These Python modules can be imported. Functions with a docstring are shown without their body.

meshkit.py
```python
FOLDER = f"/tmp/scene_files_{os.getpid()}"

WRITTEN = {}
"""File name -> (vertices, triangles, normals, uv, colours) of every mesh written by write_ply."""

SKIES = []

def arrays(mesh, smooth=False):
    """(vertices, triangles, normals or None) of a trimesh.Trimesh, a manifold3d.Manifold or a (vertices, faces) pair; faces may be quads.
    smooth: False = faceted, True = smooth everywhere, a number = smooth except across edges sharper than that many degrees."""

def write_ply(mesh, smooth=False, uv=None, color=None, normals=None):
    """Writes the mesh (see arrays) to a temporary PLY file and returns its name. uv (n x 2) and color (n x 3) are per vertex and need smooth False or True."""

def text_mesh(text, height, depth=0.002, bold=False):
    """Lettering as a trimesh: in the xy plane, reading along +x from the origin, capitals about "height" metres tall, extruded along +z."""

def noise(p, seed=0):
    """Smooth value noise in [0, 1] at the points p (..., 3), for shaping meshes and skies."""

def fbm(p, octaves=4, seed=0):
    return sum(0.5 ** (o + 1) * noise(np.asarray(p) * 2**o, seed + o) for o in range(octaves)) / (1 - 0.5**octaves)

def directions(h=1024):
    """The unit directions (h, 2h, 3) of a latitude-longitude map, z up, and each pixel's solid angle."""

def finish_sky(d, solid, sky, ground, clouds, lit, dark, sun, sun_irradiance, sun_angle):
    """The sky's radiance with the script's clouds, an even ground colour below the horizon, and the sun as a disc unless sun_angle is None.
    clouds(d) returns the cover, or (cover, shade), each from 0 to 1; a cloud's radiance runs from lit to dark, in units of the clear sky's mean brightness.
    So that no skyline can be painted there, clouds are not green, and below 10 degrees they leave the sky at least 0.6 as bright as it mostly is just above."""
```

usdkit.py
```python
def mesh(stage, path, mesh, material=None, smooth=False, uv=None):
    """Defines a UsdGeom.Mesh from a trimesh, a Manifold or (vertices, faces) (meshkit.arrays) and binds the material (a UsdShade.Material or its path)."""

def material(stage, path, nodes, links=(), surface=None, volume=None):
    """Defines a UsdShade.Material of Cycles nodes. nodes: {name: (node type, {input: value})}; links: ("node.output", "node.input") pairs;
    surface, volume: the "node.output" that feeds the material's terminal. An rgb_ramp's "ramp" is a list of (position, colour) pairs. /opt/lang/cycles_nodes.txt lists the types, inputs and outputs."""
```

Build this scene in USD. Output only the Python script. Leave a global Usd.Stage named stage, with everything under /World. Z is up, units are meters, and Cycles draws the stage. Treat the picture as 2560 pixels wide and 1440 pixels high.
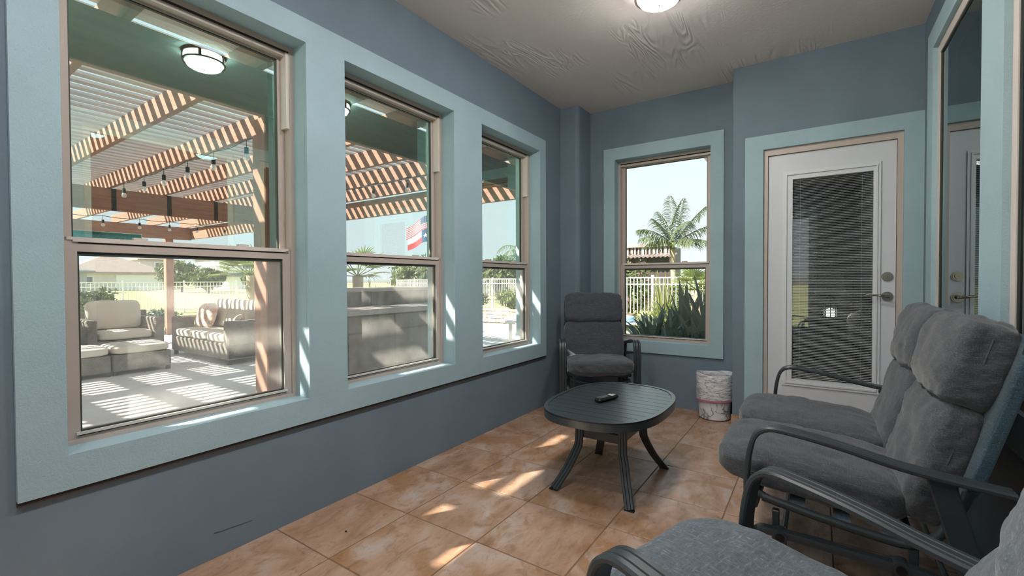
import math, random
import numpy as np, trimesh, usdkit, meshkit
from pxr import Usd, UsdGeom, UsdLux, UsdShade, Gf, Sdf
from shapely.geometry import Polygon, box as sbox, Point
from shapely.ops import unary_union

stage = Usd.Stage.CreateInMemory()
UsdGeom.SetStageUpAxis(stage, 'Z'); UsdGeom.SetStageMetersPerUnit(stage, 1.0)
UsdGeom.Xform.Define(stage, '/World'); UsdGeom.Scope.Define(stage, '/World/Looks')
random.seed(7); RNG = np.random.default_rng(7); PI = math.pi

# ---------------------------------------------------------------- camera, sky, sun, exposure
CAM = UsdGeom.Camera.Define(stage, '/World/camera')
yaw, pitch, roll, fpx = .5932, -.0167, -.0043, 1131.94
_F, _R, _U = np.array([-math.sin(yaw), math.cos(yaw), 0]), np.array([math.cos(yaw), math.sin(yaw), 0]), np.array([0, 0, 1.])
_F2, _U2 = _F * math.cos(pitch) + _U * math.sin(pitch), _U * math.cos(pitch) - _F * math.sin(pitch)
_R3, _U3 = _R * math.cos(roll) + _U2 * math.sin(roll), _U2 * math.cos(roll) - _R * math.sin(roll)
CAM.AddTransformOp().Set(Gf.Matrix4d(*_R3, 0, *_U3, 0, *(-_F2), 0, 2.0261, 0, 1.1233, 1))
CAM.CreateHorizontalApertureAttr(36.0); CAM.CreateVerticalApertureAttr(20.25)
CAM.CreateFocalLengthAttr(36.0 * fpx / 2560); CAM.CreateClippingRangeAttr((0.03, 2000.0)); CAM.CreateExposureAttr(0.0)

def mat(name, nodes, links=(), surface='p.BSDF', volume=None):
    return usdkit.material(stage, '/World/Looks/' + name, nodes, links, surface=surface, volume=volume)

SKY = mat('sky', {'tc': ('texture_coordinate', {}), 's': ('separate_xyz', {}), 'm': ('math', {'math_type': 'multiply_add', 'value2': .5, 'value3': .5}),
    'r': ('rgb_ramp', {'ramp': [(0, (.55, .52, .45)), (.499, (.55, .52, .45)), (.5, (.86, .94, .96)), (.60, (.80, .92, .96)), (.75, (.68, .86, .96)), (1, (.50, .72, .95))]}),
    'n': ('noise_texture', {'scale': 2.2, 'detail': 6.0, 'roughness': .55}), 'cr': ('rgb_ramp', {'ramp': [(0, (0, 0, 0)), (.5, (0, 0, 0)), (.72, (.35, .35, .35)), (1, (.45, .45, .45))]}),
    'mx': ('mix', {'color2': (.86, .92, .95)}), 'b': ('background_shader', {'strength': 1.25})},
    [('tc.generated', 's.vector'), ('s.z', 'm.value1'), ('m.value', 'r.fac'), ('tc.generated', 'n.vector'), ('n.fac', 'cr.fac'), ('cr.color', 'mx.fac'), ('r.color', 'mx.color1'), ('mx.color', 'b.color')], surface='b.background')
sky = UsdLux.DomeLight.Define(stage, '/World/sky'); UsdShade.MaterialBindingAPI.Apply(sky.GetPrim()).Bind(SKY)
SUN_DIR = np.array([.728, 1.175, -1.0])
sun = UsdLux.DistantLight.Define(stage, '/World/sun'); sun.CreateAngleAttr(.53); sun.CreateNormalizeAttr(True)
sun.CreateIntensityAttr(5.2); sun.CreateColorAttr(Gf.Vec3f(1.0, .87, .72))
_zz = -SUN_DIR / np.linalg.norm(SUN_DIR); _xx = np.cross([0, 0, 1.], _zz); _xx /= np.linalg.norm(_xx); _yy = np.cross(_zz, _xx)
sun.AddTransformOp().Set(Gf.Matrix4d(*_xx, 0, *_yy, 0, *_zz, 0, 0, 0, 30, 1))
LAMP = 112.0

# ---------------------------------------------------------------- scene graph helpers
_used = {}
def numbered(parent, name):
    k = _used.get((parent, name), 0); _used[(parent, name)] = k + 1
    return f'{parent}/{name}' if k == 0 else f'{parent}/{name}_{k:03d}'
def path_of(p): return '/World' if p is None else (p if isinstance(p, str) else str(p.GetPath()))
def tag(prim, label=None, cat=None, group=None, kind=None):
    for k, v in (('label', label), ('category', cat), ('group', group), ('kind', kind)):
        if v: prim.SetCustomDataByKey(k, v)
    return prim
def xf(name, parent=None, loc=(0, 0, 0), rotz=0.0):
    x = UsdGeom.Xform.Define(stage, numbered(path_of(parent), name))
    x.AddTranslateOp().Set(Gf.Vec3d(*map(float, loc))); x.AddRotateZOp().Set(math.degrees(rotz))
    return x.GetPrim()
def thing(name, label, cat, loc=(0, 0, 0), rotz=0.0, group=None, kind=None):
    return tag(xf(name, None, loc, rotz), label, cat, group, kind)
def part(parent, name, mesh, m, smooth=False, label=None, kind=None):
    return tag(usdkit.mesh(stage, numbered(path_of(parent), name), mesh, m, smooth=smooth).GetPrim(), label, None, None, kind)
def struct(name, mesh, m, label=None, parent=None, smooth=False):
    return tag(usdkit.mesh(stage, numbered(path_of(parent), name), mesh, m, smooth=smooth).GetPrim(), label, None, None, 'structure' if parent is None else None)
def one(name, mesh, m, label, cat, group=None, smooth=False, kind=None):
    return tag(usdkit.mesh(stage, numbered('/World', name), mesh, m, smooth=smooth).GetPrim(), label, cat, group, kind)
def dup(src, label, loc, rotz=0.0, group=None):
    n = src.GetName().rstrip('0123456789').rstrip('_')
    r = thing(n, label, src.GetCustomDataByKey('category'), loc, rotz, group or src.GetCustomDataByKey('group'))
    r.GetReferences().AddInternalReference(src.GetPath()); r.SetInstanceable(True)
    return r

# ---------------------------------------------------------------- shape helpers
def cat_(*ms):
    ms = [m for g in ms for m in (g if isinstance(g, (list, tuple)) else [g])]
    return trimesh.util.concatenate(ms) if len(ms) > 1 else ms[0]
def bx(x0, x1, y0, y1, z0, z1, b=0.0):
    if b <= 0:
        m = trimesh.creation.box((abs(x1 - x0), abs(y1 - y0), abs(z1 - z0)))
        m.apply_translation(((x0 + x1) / 2, (y0 + y1) / 2, (z0 + z1) / 2)); return m
    h = np.array([abs(x1 - x0), abs(y1 - y0), abs(z1 - z0)]) / 2; b = min(b, h.min() * .9); P = []
    for s in np.array(np.meshgrid([-1, 1], [-1, 1], [-1, 1])).reshape(3, -1).T:
        for k in range(3):
            q = h - b; q[k] = h[k]; P.append(s * q)
    m = trimesh.convex.convex_hull(np.array(P)); m.apply_translation(((x0 + x1) / 2, (y0 + y1) / 2, (z0 + z1) / 2)); return m
def xform(m, loc=(0, 0, 0), rx=0, ry=0, rz=0):
    T = trimesh.transformations; m = m.copy()
    m.apply_transform(T.rotation_matrix(rz, [0, 0, 1]) @ T.rotation_matrix(ry, [0, 1, 0]) @ T.rotation_matrix(rx, [1, 0, 0])); m.apply_translation(loc); return m
def ext(poly, t): 
    return cat_([trimesh.creation.extrude_polygon(g, t, engine='earcut') for g in getattr(poly, 'geoms', [poly])])
def slab_yz(poly, x0, x1):            # polygon in (y, z), thickness x0..x1
    m = ext(poly, x1 - x0); v = m.vertices; m.vertices = np.stack([v[:, 2] + x0, v[:, 0], v[:, 1]], 1); return m
def slab_xz(poly, y0, y1):            # polygon in (x, z), thickness y0..y1
    m = ext(poly, y1 - y0); v = m.vertices; m.vertices = np.stack([v[:, 0], v[:, 2] + y0, v[:, 1]], 1); m.invert(); return m
def slab_xy(poly, z0, z1):
    m = ext(poly, z1 - z0); m.apply_translation((0, 0, z0)); return m
def ring(a0, a1, b0, b1, w):          # rectangular ring polygon
    w = w if isinstance(w, (tuple, list)) else (w, w, w, w)   # left, right, bottom, top
    return sbox(a0, b0, a1, b1).difference(sbox(a0 + w[0], b0 + w[2], a1 - w[1], b1 - w[3]))
def fillet(P, r, n=6):
    P = [np.asarray(p, float) for p in P]; out = [P[0]]; rs = r if isinstance(r, (list, tuple)) else [r] * len(P)
    for i in range(1, len(P) - 1):
        a, b, c = P[i - 1], P[i], P[i + 1]; u, v = (a - b), (c - b); lu, lv = np.linalg.norm(u), np.linalg.norm(v); d = min(rs[i], lu * .49, lv * .49)
        p0, p1 = b + u / lu * d, b + v / lv * d
        out += [(1 - t) ** 2 * p0 + 2 * t * (1 - t) * b + t * t * p1 for t in np.linspace(0, 1, n)]
    return np.array(out + [P[-1]])
def sweep(path, prof, lateral=(1, 0, 0)):   # profile (u along lateral, v along the normal) swept along a path that lies across "lateral"
    path = np.asarray(path, float); L = np.asarray(lateral, float); t = np.gradient(path, axis=0); t /= np.linalg.norm(t, axis=1, keepdims=True) + 1e-12
    n = np.cross(t, L); n /= np.linalg.norm(n, axis=1, keepdims=True) + 1e-12; l2 = np.cross(n, t)
    prof = np.asarray(prof, float); k = len(prof)
    V = path[:, None] + prof[None, :, :1] * l2[:, None] + prof[None, :, 1:] * n[:, None]; V = V.reshape(-1, 3); F = []
    for i in range(len(path) - 1):
        for j in range(k):
            a, b, c, d = i * k + j, i * k + (j + 1) % k, (i + 1) * k + (j + 1) % k, (i + 1) * k + j; F += [(a, b, c), (a, c, d)]
    e = (len(path) - 1) * k
    for j in range(1, k - 1): F += [(0, j + 1, j), (e, e + j, e + j + 1)]
    m = trimesh.Trimesh(V, F, process=False)
    if m.volume < 0: m.invert()
    return m
def tube(path, r, n=8):
    path = np.asarray(path, float); t = np.gradient(path, axis=0); t /= np.linalg.norm(t, axis=1, keepdims=True) + 1e-12
    a = np.cross(t[0], [0, 0, 1.]); a = np.array([1., 0, 0]) if np.linalg.norm(a) < 1e-3 else a / np.linalg.norm(a); A = []
    for i in range(len(path)):
        a = a - t[i] * (a @ t[i]); a /= np.linalg.norm(a); A.append(a)
    A = np.array(A); B = np.cross(t, A); th = np.arange(n) * 2 * PI / n; rr = np.broadcast_to(r, (len(path),))[:, None, None]
    V = (path[:, None] + rr * (np.cos(th)[None, :, None] * A[:, None] + np.sin(th)[None, :, None] * B[:, None])).reshape(-1, 3); F = []
    for i in range(len(path) - 1):
        for j in range(n):
            p, q, s, u = i * n + j, i * n + (j + 1) % n, (i + 1) * n + (j + 1) % n, (i + 1) * n + j; F += [(p, q, s), (p, s, u)]
    e = (len(path) - 1) * n
    for j in range(1, n - 1): F += [(0, j + 1, j), (e, e + j, e + j + 1)]
    m = trimesh.Trimesh(V, F, process=False)
    if m.volume < 0: m.invert()
    return m
def lathe(prof, n=40):
    m = trimesh.creation.revolve(np.array(prof, float), sections=n)
    if m.volume < 0: m.invert()
    return m
def cyl(p0, p1, r, n=16): return tube([p0, p1], r, n)
def cushion(w, d, h, k=5.0, puff=.28, wr=.006, seed=0, sub=4, sag=0.0):
    m = trimesh.creation.box((2, 2, 2))
    for _ in range(sub): m = m.subdivide()
    m.merge_vertices(); p = np.array(m.vertices); L = (np.abs(p) ** k).sum(1) ** (1 / k); p = p / L[:, None]
    u, v = np.abs(p[:, 0]), np.abs(p[:, 1]); p[:, 2] *= (1 - puff * u ** 3) * (1 - puff * v ** 3)
    q = p * np.array([w, d, h]) / 2
    if sag: q[:, 2] -= sag * (1 - u ** 2) * (1 - v ** 2) * (p[:, 2] > -.2)
    nz = meshkit.fbm(q * np.array([9, 14, 9]) + seed * 7.3, 3, seed) - .5; nz2 = meshkit.fbm(q * np.array([30, 55, 30]) + seed * 3.1, 2, seed + 5) - .5
    edge = np.maximum(u, v) ** 4
    q += np.array(m.vertex_normals) * (wr * 2.2 * nz + wr * .9 * nz2 * (0.25 + edge))[:, None]
    return trimesh.Trimesh(q, m.faces, process=False)
def piping(w, d, k=5.0, r=.004):
    th = np.linspace(0, 2 * PI, 60); c, s = np.cos(th), np.sin(th); L = (np.abs(c) ** k + np.abs(s) ** k) ** (1 / k)
    return tube(np.stack([c / L * w / 2 * .995, s / L * d / 2 * .995, 0 * th], 1), r, 5)
def strip(path, widths, up=(0, 0, 1), fold=0.0):    # a leaf blade: two-sided folded ribbon
    path = np.asarray(path, float); t = np.gradient(path, axis=0); t /= np.linalg.norm(t, axis=1, keepdims=True) + 1e-9
    s = np.cross(t, np.asarray(up, float)); s /= np.linalg.norm(s, axis=1, keepdims=True) + 1e-9; n = np.cross(s, t); w = np.asarray(widths, float)[:, None]
    V = np.concatenate([path - s * w / 2 + n * fold * w, path, path + s * w / 2 + n * fold * w]); k = len(path); F = []
    for i in range(k - 1):
        F += [(i, i + 1, k + i + 1), (i, k + i + 1, k + i), (k + i, k + i + 1, 2 * k + i + 1), (k + i, 2 * k + i + 1, 2 * k + i)]
    return trimesh.Trimesh(V, F, process=False)

# ---------------------------------------------------------------- materials
def paint(name, col, rough=.85, bump=.25, scale=260, var=.06, dist=.002, spec=.3):
    c = np.array(col)
    return mat(name, {'g': ('geometry', {}), 'n': ('noise_texture', {'scale': 3.0, 'detail': 4.0}), 'r': ('rgb_ramp', {'ramp': [(0.3, tuple(c * (1 - var))), (.7, tuple(np.minimum(c * (1 + var), 1)))]}),
        'f': ('noise_texture', {'scale': float(scale), 'detail': 3.0, 'roughness': .6}), 'b': ('bump', {'strength': bump, 'distance': dist}), 'p': ('principled_bsdf', {'roughness': rough, 'specular_ior_level': spec})},
        [('g.position', 'n.vector'), ('n.fac', 'r.fac'), ('r.color', 'p.base_color'), ('g.position', 'f.vector'), ('f.fac', 'b.height'), ('b.normal', 'p.normal')])
def plain(name, col, rough=.5, metallic=0.0, **kw):
    return mat(name, {'p': ('principled_bsdf', {'base_color': tuple(col), 'roughness': rough, 'metallic': metallic, **kw})})
WALL = paint('wall_paint', (.172, .228, .282), .8, .35, 220)
TRIM = paint('trim_paint', (.350, .487, .545), .8, .6, 160, .05, .003)
M_EDGE = plain('raw_edge', (.045, .035, .03), .9)
CEIL = mat('ceiling_paint', {'g': ('geometry', {}), 'mp': ('mapping', {'scale': (1.0, .16, 1.0)}), 'n': ('noise_texture', {'scale': 5.0, 'detail': 2.0, 'distortion': .6}),
    'w': ('math', {'math_type': 'multiply', 'value2': 90.0}), 'si': ('math', {'math_type': 'sine'}), 'n2': ('noise_texture', {'scale': 1.7, 'detail': 2.0}), 'r2': ('rgb_ramp', {'ramp': [(0, (0, 0, 0)), (.52, (0, 0, 0)), (.66, (1, 1, 1)), (1, (1, 1, 1))]}),
    'mu': ('math', {'math_type': 'multiply'}), 'f': ('noise_texture', {'scale': 60.0, 'detail': 3.0}), 'ad': ('math', {'math_type': 'multiply_add', 'value2': .5}),
    'b': ('bump', {'strength': .55, 'distance': .004}), 'p': ('principled_bsdf', {'base_color': (.76, .71, .685), 'roughness': .7, 'specular_ior_level': .3})},
    [('g.position', 'mp.vector'), ('mp.vector', 'n.vector'), ('n.fac', 'w.value1'), ('w.value', 'si.value1'), ('g.position', 'n2.vector'), ('n2.fac', 'r2.fac'), ('si.value', 'mu.value1'), ('r2.color', 'mu.value2'),
     ('g.position', 'f.vector'), ('f.fac', 'ad.value1'), ('mu.value', 'ad.value3'), ('ad.value', 'b.height'), ('b.normal', 'p.normal')])
TILE = mat('floor_tile', {'n3': ('noise_texture', {'scale': 11.0, 'detail': 6.0, 'roughness': .65, 'distortion': 2.2}), 'r3': ('rgb_ramp', {'ramp': [(.36, (.52, .42, .34)), (.46, (1, 1, 1)), (1, (1, 1, 1))]}), 'mx3': ('mix', {'mix_type': 'multiply', 'fac': .5}), 'g': ('geometry', {}), 'oi': ('object_info', {}), 'cx': ('combine_xyz', {}), 'of': ('math', {'math_type': 'multiply', 'value2': 37.0}), 'va': ('vector_math', {'math_type': 'add'}),
    'mp': ('mapping', {'scale': (1.0, .55, 1.0), 'rotation': (0, 0, .5)}), 'n': ('noise_texture', {'scale': 4.2, 'detail': 7.0, 'roughness': .58, 'distortion': 1.3}),
    'r': ('rgb_ramp', {'ramp': [(.24, (.25, .145, .085)), (.38, (.355, .215, .14)), (.5, (.44, .285, .20)), (.6, (.47, .34, .265)), (.70, (.50, .42, .375))]}),
    'n2': ('noise_texture', {'scale': 2.3, 'detail': 5.0, 'distortion': 2.0}), 'r2': ('rgb_ramp', {'ramp': [(0, (0, 0, 0)), (.52, (0, 0, 0)), (.64, (.7, .7, .7)), (1, (.8, .8, .8))]}), 'mx': ('mix', {'color2': (.33, .165, .065)}),
    'f': ('noise_texture', {'scale': 30.0, 'detail': 5.0, 'distortion': 1.5}), 'b': ('bump', {'strength': .16, 'distance': .004}), 'rr': ('map_range', {'from_min': .3, 'from_max': .7, 'to_min': .26, 'to_max': .46}),
    'p': ('principled_bsdf', {'specular_ior_level': .5})},
    [('oi.random', 'of.value1'), ('of.value', 'cx.x'), ('of.value', 'cx.y'), ('g.position', 'va.vector1'), ('cx.vector', 'va.vector2'), ('va.vector', 'mp.vector'), ('mp.vector', 'n.vector'), ('n.fac', 'r.fac'),
     ('va.vector', 'n2.vector'), ('n2.fac', 'r2.fac'), ('r.color', 'mx.color1'), ('r2.color', 'mx.fac'), ('mx.color', 'mx3.color1'), ('mp.vector', 'n3.vector'), ('n3.fac', 'r3.fac'), ('r3.color', 'mx3.color2'), ('mx3.color', 'p.base_color'), ('mp.vector', 'f.vector'), ('f.fac', 'b.height'), ('b.normal', 'p.normal'), ('f.fac', 'rr.value'), ('rr.result', 'p.roughness')])
GROUT = plain('grout', (.20, .125, .08), .9)
def fabric(name, c0, c1, scale=1.0, axis=(1, 14, 14)):
    a = np.array(axis, float) * 22 * scale; a2 = a[[1, 0, 2]]
    return mat(name, {'tc': ('texture_coordinate', {}), 'm1': ('mapping', {'scale': tuple(a)}), 'm2': ('mapping', {'scale': tuple(a2)}), 'n1': ('noise_texture', {'scale': 1.0, 'detail': 3.0, 'roughness': .7}), 'n2': ('noise_texture', {'scale': 1.0, 'detail': 3.0, 'roughness': .7}),
        'ad': ('math', {'math_type': 'maximum'}), 'r': ('rgb_ramp', {'ramp': [(.42, c0), (.6, c1), (.74, tuple(np.array(c1) * 2.0)), (1, tuple(np.array(c1) * 2.6))]}), 'b': ('bump', {'strength': .35, 'distance': .002}),
        'p': ('principled_bsdf', {'roughness': .92, 'specular_ior_level': .2, 'sheen_weight': .25, 'sheen_roughness': .5})},
        [('tc.object', 'm1.vector'), ('tc.object', 'm2.vector'), ('m1.vector', 'n1.vector'), ('m2.vector', 'n2.vector'), ('n1.fac', 'ad.value1'), ('n2.fac', 'ad.value2'), ('ad.value', 'r.fac'), ('r.color', 'p.base_color'), ('ad.value', 'b.height'), ('b.normal', 'p.normal')])
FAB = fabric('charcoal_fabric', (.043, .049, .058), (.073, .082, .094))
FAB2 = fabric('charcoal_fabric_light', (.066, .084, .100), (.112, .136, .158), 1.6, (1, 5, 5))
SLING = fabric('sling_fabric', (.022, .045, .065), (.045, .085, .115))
METAL = plain('dark_metal', (.030, .040, .047), .38, 0.0, specular_ior_level=.55)
METAL2 = plain('dark_metal_top', (.034, .044, .050), .27, 0.0, specular_ior_level=.85)
BLACK = plain('black_plastic', (.008, .008, .009), .3); RUBBER = plain('rubber', (.012, .012, .013), .8)
VINYL = plain('taupe_vinyl', (.50, .43, .385), .42); VINYL_L = plain('pale_vinyl', (.66, .59, .54), .4); GASKET = plain('gasket', (.045, .055, .05), .5); DARKSLOT = plain('dark_slot', (.03, .022, .016), .8)
WHITE = plain('white_paint', (.62, .65, .69), .4); WHITE2 = plain('white_moulding', (.66, .69, .72), .38); BLINDM = plain('blind_slat', (.74, .74, .72), .5)
NICKEL = plain('satin_nickel', (.34, .31, .285), .30, 1.0); BRONZE = plain('bronze', (.05, .036, .028), .4, .7)
def pane(name, f0, tint=(.93, .97, .96), refl=(.85, .95, .93)):
    return mat(name, {'t': ('transparent_bsdf', {'color': tint}), 'g': ('glossy_bsdf', {'color': refl, 'roughness': 0.0}), 'lw': ('layer_weight', {'blend': .5}), 'pw': ('math', {'math_type': 'power', 'value2': 5.0}), 'ma': ('math', {'math_type': 'multiply_add', 'value2': 1 - f0, 'value3': f0}), 'm': ('mix_closure', {})},
        [('lw.facing', 'pw.value1'), ('pw.value', 'ma.value1'), ('ma.value', 'm.fac'), ('t.BSDF', 'm.closure1'), ('g.BSDF', 'm.closure2')], surface='m.closure')
GLASS = pane('window_glass', .04, (.97, .99, .985)); GLASS_L = pane('window_glass_coated', .20, (.97, .995, .985), (.50, 1.0, .92)); GLASS_R = pane('house_glass', .09, (.40, .45, .46), (.90, .98, 1.0)); GLASS_D = pane('door_glass', .05, (.93, .95, .95), (.95, .97, .98))
DUSTY = mat('dusty_glass', {'t': ('transparent_bsdf', {'color': (.96, .985, .98)}), 'g': ('glossy_bsdf', {'color': (.85, .97, .95), 'roughness': 0.0}), 'lw': ('layer_weight', {'blend': .5}), 'pw': ('math', {'math_type': 'power', 'value2': 5.0}), 'ma': ('math', {'math_type': 'multiply_add', 'value2': .95, 'value3': .05}), 'm': ('mix_closure', {}),
    'tl': ('translucent_bsdf', {'color': (.85, .86, .84)}), 'df': ('diffuse_bsdf', {'color': (.8, .8, .8)}), 'm2': ('mix_closure', {'fac': .3}), 'ge': ('geometry', {}), 'n': ('noise_texture', {'scale': 5.0, 'detail': 5.0}), 'mr': ('map_range', {'from_min': .35, 'from_max': .7, 'to_min': .05, 'to_max': .15}), 'm3': ('mix_closure', {})},
    [('lw.facing', 'pw.value1'), ('pw.value', 'ma.value1'), ('ma.value', 'm.fac'), ('t.BSDF', 'm.closure1'), ('g.BSDF', 'm.closure2'), ('tl.BSDF', 'm2.closure1'), ('df.BSDF', 'm2.closure2'), ('ge.position', 'n.vector'), ('n.fac', 'mr.value'), ('mr.result', 'm3.fac'), ('m.closure', 'm3.closure1'), ('m2.closure', 'm3.closure2')], surface='m3.closure')
OPAL = mat('opal_glass', {'e': ('emission', {'color': (1, .96, .93), 'strength': LAMP})}, surface='e.emission'); OPAL_S = mat('opal_glass_side', {'e': ('emission', {'color': (1, .95, .90), 'strength': 16.0})}, surface='e.emission')
def wood(name, c, var=.2, sc=(2, 40, 40)):
    c = np.array(c)
    return mat(name, {'g': ('texture_coordinate', {}), 'mp': ('mapping', {'scale': tuple(map(float, sc))}), 'n': ('noise_texture', {'scale': 1.0, 'detail': 5.0, 'roughness': .6}), 'r': ('rgb_ramp', {'ramp': [(.3, tuple(c * (1 - var))), (.7, tuple(c * (1 + var)))]}), 'b': ('bump', {'strength': .3, 'distance': .003}), 'p': ('principled_bsdf', {'roughness': .8})},
        [('g.object', 'mp.vector'), ('mp.vector', 'n.vector'), ('n.fac', 'r.fac'), ('r.color', 'p.base_color'), ('n.fac', 'b.height'), ('b.normal', 'p.normal')])
CEDAR = wood('cedar_stain', (.30, .165, .125), .18, (3, 30, 30)); CEDAR_Y = wood('cedar_stain_cross', (.30, .165, .125), .18, (30, 3, 30)); CEDAR_Z = wood('cedar_stain_post', (.31, .165, .12), .18, (30, 30, 3)); SLATM = wood('weathered_slat', (.56, .49, .46), .2, (40, 3, 40))
CONC = paint('patio_concrete', (.60, .59, .56), .85, .3, 40, .10)
def leafm(name, c, tr=.35, var=.35, rough=.5):
    c = np.array(c)
    return mat(name, {'g': ('geometry', {}), 'r': ('rgb_ramp', {'ramp': [(0, tuple(c * (1 - var))), (1, tuple(c * (1 + var)))]}), 'p': ('principled_bsdf', {'roughness': rough}), 't': ('translucent_bsdf', {}), 'm': ('mix_closure', {'fac': tr})},
        [('g.random_per_island', 'r.fac'), ('r.color', 'p.base_color'), ('r.color', 't.color'), ('p.BSDF', 'm.closure1'), ('t.BSDF', 'm.closure2')], surface='m.closure')
L_PALM = leafm('palm_leaf', (.20, .26, .15)); L_FAN = leafm('fan_palm_leaf', (.30, .38, .12), .4); L_BUSH = leafm('bush_leaf', (.13, .19, .07)); L_AGAVE = leafm('bromeliad_leaf', (.12, .175, .125), .12, .35); L_GRASS = leafm('grass_blade', (.34, .40, .13), .4); L_TREE = leafm('tree_leaf', (.20, .26, .11), .35); L_YUCCA = leafm('yucca_leaf', (.42, .44, .14), .4)
FL_PINK = leafm('pink_petal', (.75, .28, .48), .4, .3); FL_YEL = leafm('yellow_petal', (.85, .55, .06), .4, .2)
TRUNK = paint('palm_trunk', (.36, .31, .22), .9, .8, 40, .2); BARK = paint('bark', (.16, .12, .09), .9, .8, 40, .25)
FENCEM = plain('white_fence', (.72, .71, .66), .5)
def stonem(name):
    return mat(name, {'g': ('geometry', {}), 'oi': ('object_info', {}), 'n': ('noise_texture', {'scale': 9.0, 'detail': 5.0}), 'ad': ('math', {'math_type': 'multiply_add', 'value2': .45}), 'r': ('rgb_ramp', {'ramp': [(.15, (.42, .30, .18)), (.5, (.60, .50, .35)), (.85, (.70, .63, .50))]}), 'b': ('bump', {'strength': .6, 'distance': .02}), 'p': ('principled_bsdf', {'roughness': .9})},
        [('g.position', 'n.vector'), ('oi.random', 'ad.value1'), ('n.fac', 'ad.value3'), ('ad.value', 'r.fac'), ('r.color', 'p.base_color'), ('n.fac', 'b.height'), ('b.normal', 'p.normal')])
STONE = stonem('limestone')
WICKER = mat('wicker', {'tc': ('texture_coordinate', {}), 'w': ('wave_texture', {'bands_direction': 'z', 'scale': 28.0, 'distortion': 1.0, 'detail': 1.0}), 'w2': ('wave_texture', {'bands_direction': 'diagonal', 'scale': 22.0, 'distortion': .5}), 'mu': ('math', {'math_type': 'multiply'}), 'n': ('noise_texture', {'scale': 14.0, 'detail': 4.0}), 'ad': ('math', {'math_type': 'multiply_add', 'value2': .6}), 'r': ('rgb_ramp', {'ramp': [(.2, (.10, .09, .08)), (.8, (.27, .245, .215))]}), 'b': ('bump', {'strength': .8, 'distance': .008}), 'p': ('principled_bsdf', {'roughness': .6})},
    [('tc.object', 'w.vector'), ('tc.object', 'w2.vector'), ('w.fac', 'mu.value1'), ('w2.fac', 'mu.value2'), ('tc.object', 'n.vector'), ('mu.value', 'ad.value1'), ('n.fac', 'ad.value3'), ('ad.value', 'r.fac'), ('r.color', 'p.base_color'), ('mu.value', 'b.height'), ('b.normal', 'p.normal')])
CREAM = paint('cream_canvas', (.62, .57, .49), .9, .2, 300, .05)
PATTERN = mat('patterned_canvas', {'tc': ('texture_coordinate', {}), 'v': ('voronoi_texture', {'scale': 11.0}), 'r': ('rgb_ramp', {'interpolate': False, 'ramp': [(0, (.62, .50, .40)), (.16, (.52, .13, .09)), (.3, (.62, .50, .40)), (.42, (.45, .20, .15)), (.52, (.62, .52, .42)), (1, (.60, .48, .38))]}), 'p': ('principled_bsdf', {'roughness': .9})}, [('tc.object', 'v.vector'), ('v.distance', 'r.fac'), ('r.color', 'p.base_color')])
ROOFM = paint('shingle', (.30, .25, .225), .9, .8, 8, .12); ROOFG = paint('shingle_grey', (.24, .24, .25), .9, .8, 8, .12); HOUSEW = paint('house_stucco', (.62, .58, .52), .9, .3, 20, .05); HOUSED = paint('house_stucco_shade', (.40, .40, .40), .9, .3, 20, .05); DARKWIN = plain('dark_window', (.10, .12, .14), .15); GARAGE = plain('garage_door', (.80, .80, .78), .5)

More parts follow.
